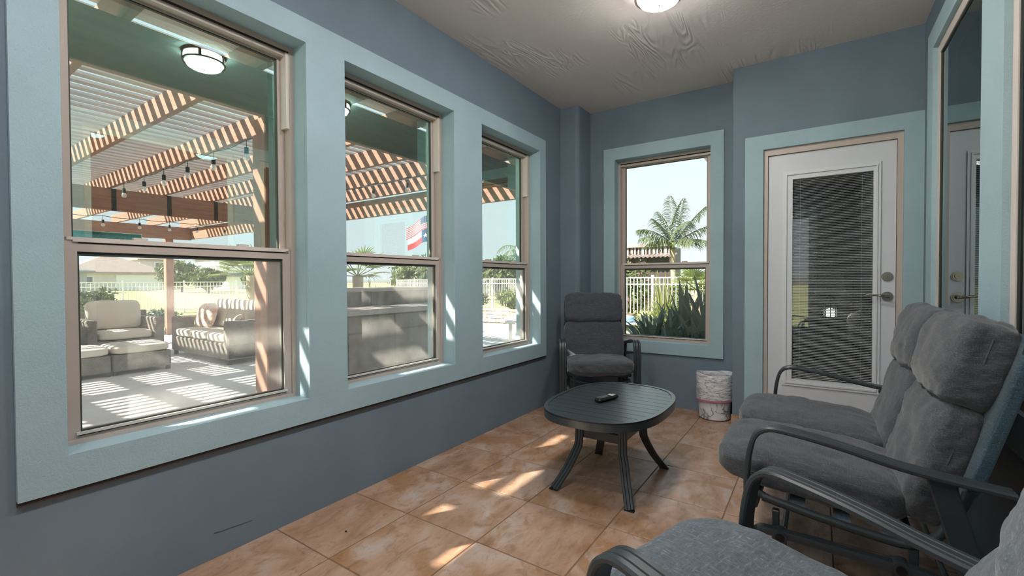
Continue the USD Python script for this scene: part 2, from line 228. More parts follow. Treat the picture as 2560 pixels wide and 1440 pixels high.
# ---------------------------------------------------------------- room shell
H, D, E, R = 2.74, 3.867, 4.105, 2.585
OPEN_L = [(.403, 1.245), (1.456, 2.295), (2.595, 3.42)]; Z0, Z1 = .564, 2.25
g = .016
def holes(ops, z0, z1, grow): return unary_union([sbox(a - grow, z0 - grow, b + grow, z1 + grow) for a, b in ops])
struct('wall_left', slab_yz(sbox(-1.75, -.1, 4.3, H).difference(holes(OPEN_L, Z0, Z1, g)).difference(sbox(-.74, -.2, .185, 2.08)), -.24, 0), WALL, 'long slate-blue stucco wall with three windows')
t1 = xf('trim_1'); tag(t1, 'pale blue stucco band framing the three windows of the long wall', None, None, 'structure')
part(t1, 'face_board', slab_yz(sbox(.29, .4515, 3.522, 2.362).difference(holes(OPEN_L, Z0, Z1, 0)), 0, .02), TRIM)
for a, b in OPEN_L: part(t1, 'reveal', slab_yz(ring(a - g, b + g, Z0 - g, Z1 + g, g), -.235, .001), TRIM)
part(t1, 'bottom_edge', bx(0, .014, .29, 3.522, .4365, .4515), M_EDGE, label='bare dark brown underside of the band')
struct('wall_far', slab_xz(sbox(-.24, -.1, 1.7, H).difference(holes([(.44, 1.28)], Z0, Z1, g)), E, E + .22), WALL, 'slate-blue end wall with the palm-view window')
t2 = xf('trim_2'); tag(t2, 'pale blue stucco band around the end window behind the corner chair', None, None, 'structure')
part(t2, 'face_board', slab_xz(sbox(.3305, .461, 1.3825, 2.36).difference(holes([(.44, 1.28)], Z0, Z1, 0)), E - .02, E), TRIM)
part(t2, 'reveal', slab_xz(ring(.44 - g, 1.28 + g, Z0 - g, Z1 + g, g), E - .001, E + .215), TRIM)
cor = sbox(-.05, 3.835, .188, 4.2).buffer(0); cor = cor.intersection(sbox(-.05, 3.835, .188, 4.2)); cor = unary_union([sbox(-.05, 3.835, .148, 4.2), sbox(-.05, 3.875, .188, 4.2), Point(.148, 3.875).buffer(.04)])
struct('wall_corner', slab_xy(cor, -.05, H), WALL, 'round-edged slate-blue pilaster filling the far left corner', smooth=40)
struct('wall_door', cat_(slab_xz(sbox(1.482, -.1, 2.9, H).difference(sbox(1.674, -.2, 2.501, 2.10)), D, D + .14), bx(1.482, 1.62, D + .139, E + .05, -.1, H)), WALL, 'slate-blue wall around the white glazed door')
t3 = xf('trim_3'); tag(t3, 'pale blue stucco surround of the white door', None, None, 'structure')
part(t3, 'face_board', slab_xz(sbox(1.568, .0, R, 2.19).difference(sbox(1.69, -.2, 2.487, 2.085)), D - .02, D), TRIM)
part(t3, 'reveal', slab_xz(sbox(1.674, 0, 2.501, 2.10).difference(sbox(1.69, -.2, 2.487, 2.085)), D - .001, D + .06), TRIM)
struct('baseboard_far', bx(1.474, 1.56, D - .012, D - .0005, .004, .075), TILE, 'short brown tile skirting left of the door')
OPEN_R = [(1.10, 2.233), (2.493, 3.40)]; RZ0, RZ1 = .70, 2.40
struct('wall_right', slab_yz(sbox(-1.75, -.1, D + .05, H).difference(holes(OPEN_R, RZ0, RZ1, g)), R, R + .16), WALL, 'slate-blue house wall on the right behind the seats')
t4 = xf('trim_4'); tag(t4, 'pale blue stucco band around the two windows on the right', None, None, 'structure')
part(t4, 'face_board', slab_yz(sbox(.95, .57, 3.545, 2.515).difference(holes(OPEN_R, RZ0, RZ1, 0)), R - .035, R), TRIM)
for a, b in OPEN_R: part(t4, 'reveal', slab_yz(ring(a - g, b + g, RZ0 - g, RZ1 + g, g), R - .001, R + .155), TRIM)
struct('wall_near', slab_xz(sbox(-.24, -.1, 2.75, H).difference(sbox(.6, .1, 1.9, 2.2)), -1.75, -1.6), WALL, 'slate-blue wall behind the camera')
t5 = xf('trim_5'); tag(t5, 'pale blue surround of the opening behind the camera', None, None, 'structure')
part(t5, 'face_board', slab_xz(ring(.48, 2.02, 0.0, 2.32, (.12, .12, .1, .12)), -1.6, -1.58), TRIM)
struct('ceiling', bx(-.24, 2.75, -1.75, 4.3, H, H + .10), CEIL, 'grey painted plywood ceiling with raised grain')
floor = xf('floor'); tag(floor, 'brown-beige ceramic tile floor of the porch', None, None, 'structure')
part(floor, 'grout', bx(0, R, -1.6, E, -.08, -.0025), GROUT)
gx = [0] + [v for v in np.arange(-.034 + .424, R, .424)] + [R]; gy = [-1.6] + [v for v in np.arange(1.513 - .424 * 7, E, .424)] + [E]; jt = .0028
for i in range(len(gx) - 1):
    for j in range(len(gy) - 1):
        a, b, c, d = gx[i] + (jt if i else .001), gx[i + 1] - (jt if i < len(gx) - 2 else .001), gy[j] + jt, gy[j + 1] - jt
        if b - a < .02 or d - c < .02: continue
        part(floor, 'tile', bx(a, b, c, d, -.012, RNG.uniform(-.0006, 0), .0012), TILE)

def hung_window(name, label, a0, a1, z0, z1, front, sgn, horiz, glass, cover_at=None, zm=1.248, low=None):
    """single-hung window filling a0..a1; front = plane of its room face; sgn = +1 when depth runs towards positive axis; horiz: 'y' (wall across x) or 'x' (wall across y)"""
    w = xf(name); tag(w, label, None, None, 'structure')
    def S(poly, d0, d1):
        lo, hi = sorted((front + sgn * d0, front + sgn * d1)); return slab_yz(poly, lo, hi) if horiz == 'y' else slab_xz(poly, lo, hi)
    part(w, 'frame', cat_(S(ring(a0, a1, z0, z1, (.020, .020, .014, .022)), 0, .085), S(ring(a0 + .018, a1 - .018, z0 + .02, z1 - .02, .012), .052, .085)), VINYL)
    part(w, 'frame_groove', S(sbox(a0 + .0205, z1 - .028, a1 - .0205, z1 - .0215), .006, .05), DARKSLOT)
    part(w, 'head_track', S(sbox(a0 + .020, z1 - .046, a1 - .020, z1 - .029), .012, .05), VINYL)
    part(w, 'upper_sash', S(ring(a0 + .022, a1 - .022, zm, z1 - .024, (.030, .030, .022, .030)), .050, .078), VINYL)
    part(w, 'lower_sash', S(ring(a0 + .021, a1 - .021, z0 + .013, zm + .022, (.036, .036, .024, .040)), .010, .042), VINYL)
    part(w, 'meeting_rail', cat_(S(sbox(a0 + .03, zm + .022, a1 - .03, zm + .032), .006, .034), S(sbox(a0 + .045, zm + .0155, a1 - .045, zm + .0225), .004, .012)), VINYL_L)
    part(w, 'rail_slot', S(sbox(a0 + .06, zm + .0105, a1 - .03, zm + .0148), .0085, .012), DARKSLOT)
    part(w, 'lift_rail', S(sbox(a0 + .045, z0 + .030, a1 - .045, z0 + .039), .001, .012), VINYL_L)
    part(w, 'lift_slot', S(sbox(a0 + .05, z0 + .0255, a1 - .05, z0 + .0298), .007, .012), DARKSLOT)
    for k in (.28, .72):
        c = a0 + (a1 - a0) * k; part(w, 'sash_lock', S(sbox(c - .022, zm + .030, c + .022, zm + .041), .008, .028), VINYL_L)
    part(w, 'upper_gasket', S(ring(a0 + .052, a1 - .052, zm + .022, z1 - .054, .005), .056, .070), GASKET)
    part(w, 'lower_gasket', S(ring(a0 + .057, a1 - .057, z0 + .037, zm - .018, (.006, .006, .006, .014)), .018, .036), GASKET)
    part(w, 'upper_pane', S(sbox(a0 + .050, zm + .020, a1 - .050, z1 - .052), .0630, .0634), glass)
    part(w, 'lower_pane', S(sbox(a0 + .055, z0 + .035, a1 - .055, zm - .016), .0265, .0269), low or glass)
    if cover_at is not None:
        c0, c1, cz = cover_at
        part(w, 'track_cover', S(sbox(c0, cz, c1, z1 - .03), .004, .05), VINYL_L)
    return w
for k, (a, b) in enumerate(OPEN_L):
    w = hung_window(f'window_{k + 1}', ('leftmost', 'middle', 'rightmost')[k] + ' taupe single-hung window of the long wall', a, b, Z0, Z1, -.088, -1, 'y', GLASS_L, (b - .036, b - .0195, 1.86), low=DUSTY)
d2 = xf('door_2'); tag(d2, 'open patio doorway on the window side behind the camera', None, None, 'structure')
part(d2, 'frame', slab_yz(sbox(-.74, 0, .185, 2.08).difference(sbox(-.71, -.1, .155, 2.05)), -.20, -.02), VINYL); part(d2, 'leaf', bx(.022, .86, -.735, -.695, .012, 2.04, .004), WHITE)
hung_window('window_4', 'taupe single-hung window in the end wall with the palm outside', .44, 1.28, Z0, Z1, E + .082, 1, 'x', GLASS)
def house_window(name, label, a0, a1):
    w = xf(name); tag(w, label, None, None, 'structure'); f = R - .014
    part(w, 'frame', slab_yz(ring(a0, a1, RZ0, RZ1, .052), f, f + .07), VINYL_L)
    part(w, 'gasket', slab_yz(ring(a0 + .0515, a1 - .0515, RZ0 + .0515, RZ1 - .0515, .006), f + .004, f + .016), GASKET)
    part(w, 'pane', slab_yz(sbox(a0 + .05, RZ0 + .05, a1 - .05, RZ1 - .05), f + .0100, f + .0104), GLASS_R)
    if a0 > 2: return
    bl = xf('blind', w)
    for z in np.arange(RZ0 + .06, RZ1 - .08, .024): part(bl, 'slat', xform(bx(-.0115, .0115, a0 + .06, a1 - .06, -.0006, .0006), (f + .11, 0, z), ry=.75), BLINDM)
    part(bl, 'head_rail', bx(f + .09, f + .13, a0 + .055, a1 - .055, RZ1 - .085, RZ1 - .05), BLINDM)
house_window('window_5', 'house window on the right reflecting the white door', *OPEN_R[1]); house_window('window_6', 'house window at the right edge with white blinds behind', *OPEN_R[0])

# ---------------------------------------------------------------- door
door = xf('door_1'); tag(door, 'white entry door with full-length glass and built-in mini blinds', None, None, 'structure')
part(door, 'jamb', slab_xz(sbox(1.69, 0, 2.487, 2.085).difference(sbox(1.717, -.1, 2.457, 2.040)), D + .004, D + .10), VINYL)
part(door, 'threshold', bx(1.69, 2.487, D, D + .12, -.02, .012), VINYL)
SY = D + .022
slab = part(door, 'slab', slab_xz(sbox(1.7195, .014, 2.4545, 2.0375).difference(sbox(1.835, .365, 2.36, 1.885)), SY, SY + .042), WHITE)
part(door, 'glass_moulding', cat_(slab_xz(ring(1.812, 2.375, .345, 1.908, .018), SY - .010, SY + .004), slab_xz(ring(1.829, 2.359, .362, 1.891, .010), SY - .016, SY + .004), slab_xz(ring(1.838, 2.350, .371, 1.882, (.036, .014, .022, .032)), SY - .006, SY + .030)), WHITE2)
part(door, 'pane', bx(1.86, 2.345, SY + .010, SY + .0104, .385, 1.86), GLASS_D)
bl = xf('blind', door)
for z in np.arange(.396, 1.85, .0112): part(bl, 'slat', xform(bx(1.876, 2.335, -.0062, .0062, -.0004, .0004), (0, SY + .022, z), rx=.30), BLINDM)
for x in (1.920, 2.276): part(bl, 'cord', cyl((x, SY + .0155, .39), (x, SY + .0155, 1.85), .0008, 5), BLINDM)
def disc(x, z, r, y0, y1, n=28): return xform(trimesh.creation.cylinder(r, y1 - y0, sections=n), (x, (y0 + y1) / 2, z), rx=PI / 2)
db = part(door, 'deadbolt', cat_(disc(2.4115, 1.138, .031, SY - .006, SY), disc(2.4115, 1.138, .026, SY - .013, SY), disc(2.4115, 1.138, .0165, SY - .021, SY)), NICKEL, 40)
part(db, 'key_slot', bx(2.4105, 2.4125, SY - .0225, SY - .020, 1.1315, 1.1395), BLACK)
lv = part(door, 'handle', cat_(disc(2.4115, 1.007, .031, SY - .008, SY), disc(2.4115, 1.007, .024, SY - .014, SY), disc(2.4115, 1.007, .012, SY - .050, SY),
    tube(fillet([(2.418, SY - .046, 1.007), (2.385, SY - .050, 1.008), (2.35, SY - .050, 1.016), (2.315, SY - .049, 1.014), (2.298, SY - .046, 1.020)], .03), [.0105] + [.0088] * 6 + [.0072] * 6 + [.0058] * 6 + [.004], 10)), NICKEL, 40)
part(lv, 'key_slot', disc(2.4115, 1.007, .004, SY - .0515, SY - .049, 10), BLACK)

# ---------------------------------------------------------------- ceiling lamps
def ceiling_lamp(label, x, y):
    t = thing('ceiling_lamp', label, 'lamp', (x, y, H), 0, 'flush ceiling lamps of the porch')
    part(t, 'canopy', lathe([(0, 0), (.135, 0), (.135, -.012), (.128, -.018), (0, -.018)]), BRONZE, 40)
    part(t, 'glass_drum', lathe([(0, -.018), (.122, -.018), (.126, -.030), (.126, -.062), (.119, -.066), (0, -.066)]), OPAL_S, 40)
    part(t, 'band', lathe([(.119, -.060), (.131, -.060), (.131, -.071), (.119, -.071), (.119, -.060)]), BRONZE, 40)
    for k in range(5):
        a = k * 2 * PI / 5 + .5
        part(t, 'strap', xform(bx(.124, .133, -.009, .009, -.066, -.010), rz=a), BRONZE)
    part(t, 'bowl', lathe([(0, -.066), (.112, -.066), (.112, -.074), (.104, -.092), (.085, -.104), (.05, -.111), (0, -.113)]), OPAL, 40)
    part(t, 'finial', lathe([(0, -.112), (.006, -.112), (.005, -.1165), (0, -.118)], 14), NICKEL, 40)
    return t
lampA = ceiling_lamp('round flush ceiling lamp with bronze straps, at the top edge of the photo', 1.30, 2.53)
dup(lampA, 'round flush ceiling lamp above the camera side, seen mirrored in the leftmost window', (1.29, 1.47, H), .7)
dup(lampA, 'round flush ceiling lamp nearly overhead of the camera', (1.29, .40, H), .3); dup(lampA, 'round flush ceiling lamp at the near end of the porch', (1.29, -.67, H), 1.1)

# ---------------------------------------------------------------- coffee table and phone
def stadium(hx, hy, r):
    return sbox(-hx + r, -hy + r, hx - r, hy - r).buffer(r, quad_segs=14)
tb = thing('coffee_table', 'dark grey oval metal coffee table with slatted top', 'table', (1.068, 2.425, 0))
outer = Polygon([(.313 * np.sign(math.cos(a)) * abs(math.cos(a)) ** .76, .447 * np.sign(math.sin(a)) * abs(math.sin(a)) ** .76) for a in np.linspace(0, 2 * PI, 97)[:-1]]); inner = outer.buffer(-.022)
rim = cat_(slab_xy(outer.difference(outer.buffer(-.012)), .405, .449), slab_xy(outer.difference(inner), .441, .450))
part(tb, 'rim', rim, METAL2, 35)
ys = np.linspace(-.423, .423, 13)
for a, b in zip(ys[:-1], ys[1:]):
    s = inner.buffer(-.0012).intersection(sbox(-1, a + .0019, 1, b - .0019))
    if not s.is_empty: part(tb, 'slat', slab_xy(s, .436, .4475), METAL2)
part(tb, 'under_plate', slab_xy(inner.buffer(-.004), .428, .4355), METAL)
RIB = [(-.021, -.006), (.021, -.006), (.024, -.003), (.024, .003), (.0195, .0065), (.0105, .0065), (.0085, .0035), (.0065, .0065), (-.0065, .0065), (-.0085, .0035), (-.0105, .0065), (-.0195, .0065), (-.024, .003), (-.024, -.003)]
for sx in (-1, 1):
    for sy in (-1, 1):
        P = fillet([(0, sy * .165, .43), (0, sy * .165, .215), (0, sy * .225, .10), (0, sy * .300, .004)], [0, .13, .2, 0], 9)
        P[:, 0] = sx * np.interp(P[:, 2], [0, .1, .22, .43], [.210, .165, .125, .118])
        lat = np.array([1.0, 0, 0]); m = sweep(P, [(u, v * -sy) for u, v in RIB], lat)
        lg = part(tb, 'leg', m, METAL, 30); part(lg, 'foot_cap', bx(P[-1][0] - .024, P[-1][0] + .024, P[-1][1] - .010, P[-1][1] + .010, 0, .006), RUBBER)
for sx in (-1, 1): part(tb, 'stretcher', bx(sx * .112 - .010, sx * .112 + .010, -.155, .155, .262, .312, .004), METAL)
for sy in (-1, 1): part(tb, 'stretcher', bx(-.115, .115, sy * .152 - .010, sy * .152 + .010, .262, .312, .004), METAL)
ph = thing('cordless_phone', 'black cordless phone handset lying on the slatted coffee table', 'phone', (1.048, 2.395, .4501), -.30)
part(ph, 'body', bx(-.024, .024, -.085, .085, 0, .022, .009), BLACK)
part(ph, 'screen', bx(-.018, .018, .028, .058, .0215, .0228), plain('phone_screen', (.55, .57, .56), .2), label='pale grey display')
part(ph, 'earpiece', bx(-.017, .017, .062, .078, .0215, .0225), plain('phone_bezel', (.10, .10, .105), .3))
for i in range(3):
    for j in range(5): part(ph, 'button', bx(-.0165 + i * .012, -.0075 + i * .012, -.066 + j * .0165, -.055 + j * .0165, .0215, .0240, .0015), plain('phone_key_%d%d' % (i, j), (.16, .16, .165), .35))

# ---------------------------------------------------------------- waste basket
MARBLE = mat('marble_print', {'tc': ('texture_coordinate', {}), 'n': ('noise_texture', {'scale': 6.0, 'detail': 6.0, 'distortion': .4}), 'a': ('math', {'math_type': 'subtract', 'value2': .5}), 'ab': ('math', {'math_type': 'absolute'}), 'n2': ('noise_texture', {'scale': 5.0, 'detail': 2.0}), 'r': ('rgb_ramp', {'ramp': [(0, (.10, .10, .12)), (.006, (.25, .25, .28)), (.022, (.72, .72, .74)), (1, (.78, .78, .79))]}), 'k': ('rgb_ramp', {'ramp': [(.4, (0, 0, 0)), (.55, (1, 1, 1))]}), 'm': ('mix', {'color1': (.77, .77, .785)}), 'p': ('principled_bsdf', {'roughness': .35})},
    [('tc.object', 'n.vector'), ('n.fac', 'a.value1'), ('a.value', 'ab.value1'), ('ab.value', 'r.fac'), ('tc.object', 'n2.vector'), ('n2.fac', 'k.fac'), ('k.color', 'm.fac'), ('r.color', 'm.color2'), ('m.color', 'p.base_color')])
BAG = mat('bag_film', {'tc': ('texture_coordinate', {}), 'mp': ('mapping', {'scale': (1.0, 1.0, 3.0)}), 'n': ('noise_texture', {'scale': 13.0, 'detail': 5.0, 'distortion': .8}), 'b': ('bump', {'strength': .9, 'distance': .012}), 'n2': ('noise_texture', {'scale': 6.0, 'detail': 6.0, 'distortion': .5}), 'a': ('math', {'math_type': 'subtract', 'value2': .5}), 'ab': ('math', {'math_type': 'absolute'}), 'r': ('rgb_ramp', {'ramp': [(0, (.36, .36, .39)), (.012, (.55, .55, .58)), (.04, (.76, .76, .775)), (1, (.78, .78, .79))]}), 'p': ('principled_bsdf', {'roughness': .3, 'subsurface_weight': 0.0})},
    [('tc.object', 'mp.vector'), ('mp.vector', 'n.vector'), ('n.fac', 'b.height'), ('b.normal', 'p.normal'), ('mp.vector', 'n2.vector'), ('n2.fac', 'a.value1'), ('a.value', 'ab.value1'), ('ab.value', 'r.fac'), ('r.color', 'p.base_color')])
wb = thing('waste_basket', 'white marble-print waste basket with a folded bag and pink drawstring', 'basket', (1.338, 3.958, 0))
part(wb, 'bin', lathe([(0, .004), (.108, .004), (.116, .012), (.1285, .345), (.1245, .345), (.112, .020), (0, .014)], 56), MARBLE, 40)
bag = lathe([(.119, .335), (.126, .362), (.134, .366), (.139, .350), (.1385, .29), (.137, .22), (.135, .155), (.127, .150), (.1275, .20)], 96)
v = np.array(bag.vertices); th = np.arctan2(v[:, 1], v[:, 0]); rr = np.hypot(v[:, 0], v[:, 1])
wv = .0035 * (meshkit.fbm(np.stack([np.cos(th) * 3, np.sin(th) * 3, v[:, 2] * 40], 1), 3, 3) - .5) * 2; v[:, 2] += np.where(v[:, 2] > .32, .010 * np.sin(th * 2 + .6), 0) - np.where(v[:, 2] < .16, .010 * np.cos(th - 2.2), 0)
v[:, :2] *= ((rr + wv) / rr)[:, None]; bag.vertices = v
part(wb, 'liner_bag', bag, BAG, 50)
ds = [(.1385 * math.cos(a), .1385 * math.sin(a), .152 - .012 * math.cos(a - 2.2)) for a in np.linspace(0, 2 * PI, 50)]
part(wb, 'drawstring', sweep([p for p in ds], [(-.007, -.0012), (.007, -.0012), (.007, .0012), (-.007, .0012)], (0, 0, 1)), plain('pink_tape', (.50, .18, .27), .5))

# ---------------------------------------------------------------- glider seats
ARM = [(-.025, -.008), (.025, -.008), (.029, -.004), (.029, .003), (.024, .008), (.0135, .008), (.011, .0045), (.0085, .008), (-.0085, .008), (-.011, .0045), (-.0135, .008), (-.024, .008), (-.029, .003), (-.029, -.004)]
def glider(name, label, cat, loc, rotz, W, n, fab, glide=0.0, group=None, rec=.27, side=.07, boff=0.0):
    t = thing(name, label, cat, loc, rotz, group); h = W / 2; gy_ = glide
    for s in (-1, 1):
        P = fillet([(s * h, .275, .004), (s * h, .280, .52), (s * h, .250, .650), (s * h, .06, .628), (s * h, -.12, .585), (s * h, -.335, .566)], [0, .11, .09, .10, .10, 0], 8)
        arm = part(t, 'arm', sweep(P, ARM, (s * 1.0, 0, 0) if s > 0 else (1, 0, 0)), METAL, 30)
        rl = np.array([(s * (h - .006), -.195, .572), (s * (h - .006), -.350, .004)])
        dirv = rl[1] - rl[0]; prof = [(v * .55, u * 1.55) for u, v in ARM]
        part(t, 'rear_leg', sweep(rl, [(v * .9, u * 1.02) for u, v in ARM][::-1], (1, 0, 0)), METAL, 30)
        part(t, 'base_rail', sweep(fillet([(s * (h - .035), .270, .20), (s * (h - .035), .262, .292), (s * (h - .035), -.20, .280), (s * (h - .035), -.31, .20)], [0, .075, .06, 0], 8), [(u * .55, v * 1.5) for u, v in ARM], (1, 0, 0)), METAL, 30)
        for yb in (.185, -.117):
            hg = part(t, 'hanger', bx(s * (h - .062) - .004, s * (h - .062) + .004, yb - .017, yb + .017, .06, .300, .003), METAL)
            part(hg, 'bolt', xform(trimesh.creation.cylinder(.013, .03, sections=20), (s * (h - .035) + s * .012, yb, .283), ry=PI / 2), BLACK, 40)
            part(hg, 'washer', xform(trimesh.creation.cylinder(.021, .045, sections=20), (s * (h - .035), yb, .283), ry=PI / 2), METAL, 40)
        part(t, 'swing_rail', tube(fillet([(s * (h - .075), .23, .075), (s * (h - .075), -.25, .07)], .01), .012, 10), METAL, 40)
        sr = fillet([(s * (h - .06), .24 + gy_, .385), (s * (h - .06), .0 + gy_, .350), (s * (h - .06), -.17 + gy_, .335), (s * (h - .06), -.245 + gy_, .46), (s * (h - .06), -.245 - .50 * math.tan(rec) + gy_, .96)], [0, .1, .09, .12, 0], 8)
        part(t, 'seat_rail', tube(sr, .0135, 12), METAL, 40)
        for yb in (.20, -.15): part(t, 'seat_strut', bx(s * (h - .068) - .011, s * (h - .068) + .011, yb - .011, yb + .011, .07, .350, .003), METAL)
    hw = h - .06
    part(t, 'front_bar', tube(fillet([(-hw, .225 + gy_, .385), (-hw + .03, .255 + gy_, .385), (hw - .03, .255 + gy_, .385), (hw, .225 + gy_, .385)], .03), .0125, 12), METAL, 40)
    part(t, 'bow_bar', tube([(x, .262 + gy_, .352 - .030 * (1 - (x / hw) ** 2)) for x in np.linspace(-hw, hw, 17)], .010, 10), METAL, 40)
    part(t, 'rear_bar', tube([(-hw, -.15 + gy_, .335), (hw, -.15 + gy_, .335)], .0125, 12), METAL, 40)
    part(t, 'base_bar', tube([(-h, -.30, .05), (h, -.30, .05)], .011, 10), METAL, 40); part(t, 'base_bar', tube([(-h + .03, .20, .055), (h - .03, .20, .055)], .011, 10), METAL, 40)
    for yb in (.14, .02, -.10): part(t, 'seat_strap', bx(-hw, hw, yb - .022 + gy_, yb + .022 + gy_, .360 + .12 * (yb), .363 + .12 * yb), SLING)
    bw = W - .065
    sl = cushion(bw, .042, .52, 8, .04, .002, 3); part(t, 'back_sling', xform(sl, (0, -.247 - .262 * math.tan(rec) + gy_, .722), rx=rec), SLING, 50)
    cw = (W - side * n) / n
    for k in range(n):
        cx = (k - (n - 1) / 2) * cw; sd = k * 11 + int(W * 100) % 7
        sc = part(t, 'seat_cushion', xform(cushion(cw * .995, .570, .150, 5.0, .24, .012, sd, 5, .012), (cx, .115 + gy_, .448), rx=math.radians(4)), fab, 60)
        part(sc, 'piping', xform(piping(cw * .985, .560, 5.0, .0035), (cx, .115 + gy_, .446), rx=math.radians(4)), fab, 60)
        def back(zc, hh, th, off, seed):
            c = cushion(cw * .985, hh, th, 6.0, .20, .012, seed, 5)      # thickness along z -> stand it up
            c = xform(c, rx=PI / 2); ax = np.array([0, -math.sin(rec), math.cos(rec)]); nrm = np.array([0, math.cos(rec), math.sin(rec)])
            p = np.array([cx, -.205 + gy_ + boff, .40]) + ax * zc + nrm * off
            return xform(c, p, rx=rec), p
        m1, p1 = back(.175, .40, .135, .035, sd + 2); m2, p2 = back(.480, .265, .165, .045, sd + 5)
        bc = part(t, 'back_cushion', m1, fab, 60); hc = part(t, 'head_cushion', m2, fab, 60)
        part(bc, 'piping', xform(xform(piping(cw * .975, .39, 6.0, .0035), rx=PI / 2), p1, rx=rec), fab, 60)
        part(hc, 'piping', xform(xform(piping(cw * .975, .255, 6.0, .0035), rx=PI / 2), p2, rx=rec), fab, 60)
    return t
glider('glider_loveseat', 'charcoal two-seat glider loveseat with four back cushions against the right wall', 'loveseat', (2.115, 2.29, 0), PI / 2, 1.22, 2, FAB, 0.0, None, .27, .07)
glider('glider_chair', 'charcoal glider armchair in the far left corner beside the end window', 'chair', (.485, 3.545, 0), PI + math.atan2(.5, .866), .574, 1, FAB, .05, 'single glider armchairs', .24, .06)
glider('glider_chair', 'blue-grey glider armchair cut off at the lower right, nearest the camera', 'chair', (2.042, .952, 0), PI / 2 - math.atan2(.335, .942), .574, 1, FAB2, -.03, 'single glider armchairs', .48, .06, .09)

# ---------------------------------------------------------------- house interior behind the glass
DRY = paint('bedroom_paint', (.36, .33, .30), .9, .1, 200); CARP = paint('bedroom_carpet', (.10, .085, .07), .95, .6, 120); DARKW = plain('dark_walnut', (.03, .022, .018), .5)
struct('wall_bedroom', cat_(bx(1.5, 1.62, D + .141, 7.7, -.1, H), bx(1.62, 5.6, 7.6, 7.72, -.1, H), bx(5.5, 5.62, D + .141, 7.6, -.1, H), bx(1.62, 5.6, D + .1402, D + .2, 2.3, H)), DRY, 'greige bedroom walls behind the glazed door')
struct('floor_bedroom', bx(1.5, 5.62, D + .141, 7.72, -.1, -.002), CARP, 'dark bedroom floor'); struct('ceiling_bedroom', bx(1.5, 5.62, D + .141, 7.72, H, H + .1), DRY, 'bedroom ceiling')
struct('wall_house', cat_(bx(2.76, 6.0, -1.76, -1.64, -.1, H), bx(5.9, 6.02, -1.7, D, -.1, H), bx(2.91, 6.0, D - .02, D + .139, -.1, H), bx(2.75, 6.02, -1.76, D + .1, -.2, -.1), bx(2.751, 6.02, -1.76, D + .1, H, H + .1)), DRY, 'dim house room behind the right windows')
ns = thing('nightstand', 'dark walnut nightstand behind the glazed door', 'nightstand', (2.06, 6.25, -.002))
part(ns, 'body', bx(-.26, .26, -.20, .20, .06, .66, .006), DARKW); part(ns, 'top', bx(-.28, .28, -.22, .22, .66, .69, .006), DARKW)
for z in (.10, .38): dr = part(ns, 'drawer', bx(-.24, .24, -.215, -.195, z, z + .25, .004), DARKW); part(dr, 'knob', xform(trimesh.creation.icosphere(2, .014), (0, -.225, z + .13)), NICKEL, 40)
for sx in (-1, 1):
    for sy in (-1, 1): part(ns, 'leg', bx(sx * .22 - .02, sx * .22 + .02, sy * .16 - .02, sy * .16 + .02, 0, .06), DARKW)
bl_ = thing('bedside_lamp', 'bedside lamp with white shade and glowing caged base, seen through the door glass', 'lamp', (2.15, 6.22, .688))
GLOW = mat('night_glow', {'e': ('emission', {'color': (1, .94, .74), 'strength': 30.0})}, surface='e.emission'); SHADE = mat('lamp_shade', {'p': ('principled_bsdf', {'base_color': (.60, .58, .55), 'roughness': .9}), 't': ('translucent_bsdf', {'color': (.6, .58, .55)}), 'm': ('mix_closure', {'fac': .4})}, [('p.BSDF', 'm.closure1'), ('t.BSDF', 'm.closure2')], surface='m.closure')
part(bl_, 'base', lathe([(0, 0), (.075, 0), (.075, .015), (.06, .022), (0, .022)]), DARKW, 40)
for k in range(8):
    a = k * PI / 4; part(bl_, 'cage_bar', tube(fillet([(.062 * math.cos(a), .062 * math.sin(a), .02), (.062 * math.cos(a), .062 * math.sin(a), .20), (.012 * math.cos(a), .012 * math.sin(a), .25)], .05), .0055, 6), BLACK)
for z in (.10, .18): part(bl_, 'cage_ring', tube([(.062 * math.cos(a), .062 * math.sin(a), z) for a in np.linspace(0, 2 * PI, 25)], .005, 6), BLACK)
part(bl_, 'glow_bulb', lathe([(0, .022), (.042, .022), (.045, .06), (.03, .10), (0, .11)], 20), GLOW, 40); part(bl_, 'stem', cyl((0, 0, .24), (0, 0, .46), .007), BLACK)
part(bl_, 'shade', lathe([(.15, .27), (.105, .50), (.102, .50), (.147, .27), (.15, .27)], 40), SHADE, 60); part(bl_, 'finial', cyl((0, 0, .46), (0, 0, .53), .008), BLACK)
bed = thing('bed', 'bed with rumpled white bedding behind the door glass', 'bed', (3.40, 6.0, -.002))
BED = paint('white_linen', (.66, .65, .63), .9, .3, 60)
part(bed, 'frame', bx(-.95, .95, -1.2, 1.2, .02, .35, .01), DARKW); part(bed, 'mattress', xform(cushion(1.85, 2.3, .32, 9, .08, .004, 1), (0, 0, .48)), BED, 60)
part(bed, 'comforter', xform(cushion(2.15, 1.9, .40, 6, .2, .04, 4, 5), (-.02, -.25, .62)), BED, 60); part(bed, 'headboard', bx(-1, 1, 1.2, 1.28, .02, 1.15, .01), DARKW)
for s in (-1, 1): part(bed, 'pillow', xform(cushion(.75, .5, .24, 3.5, .5, .01, 6 + s), (s * .45, .85, .80), rx=.5), BED, 60)

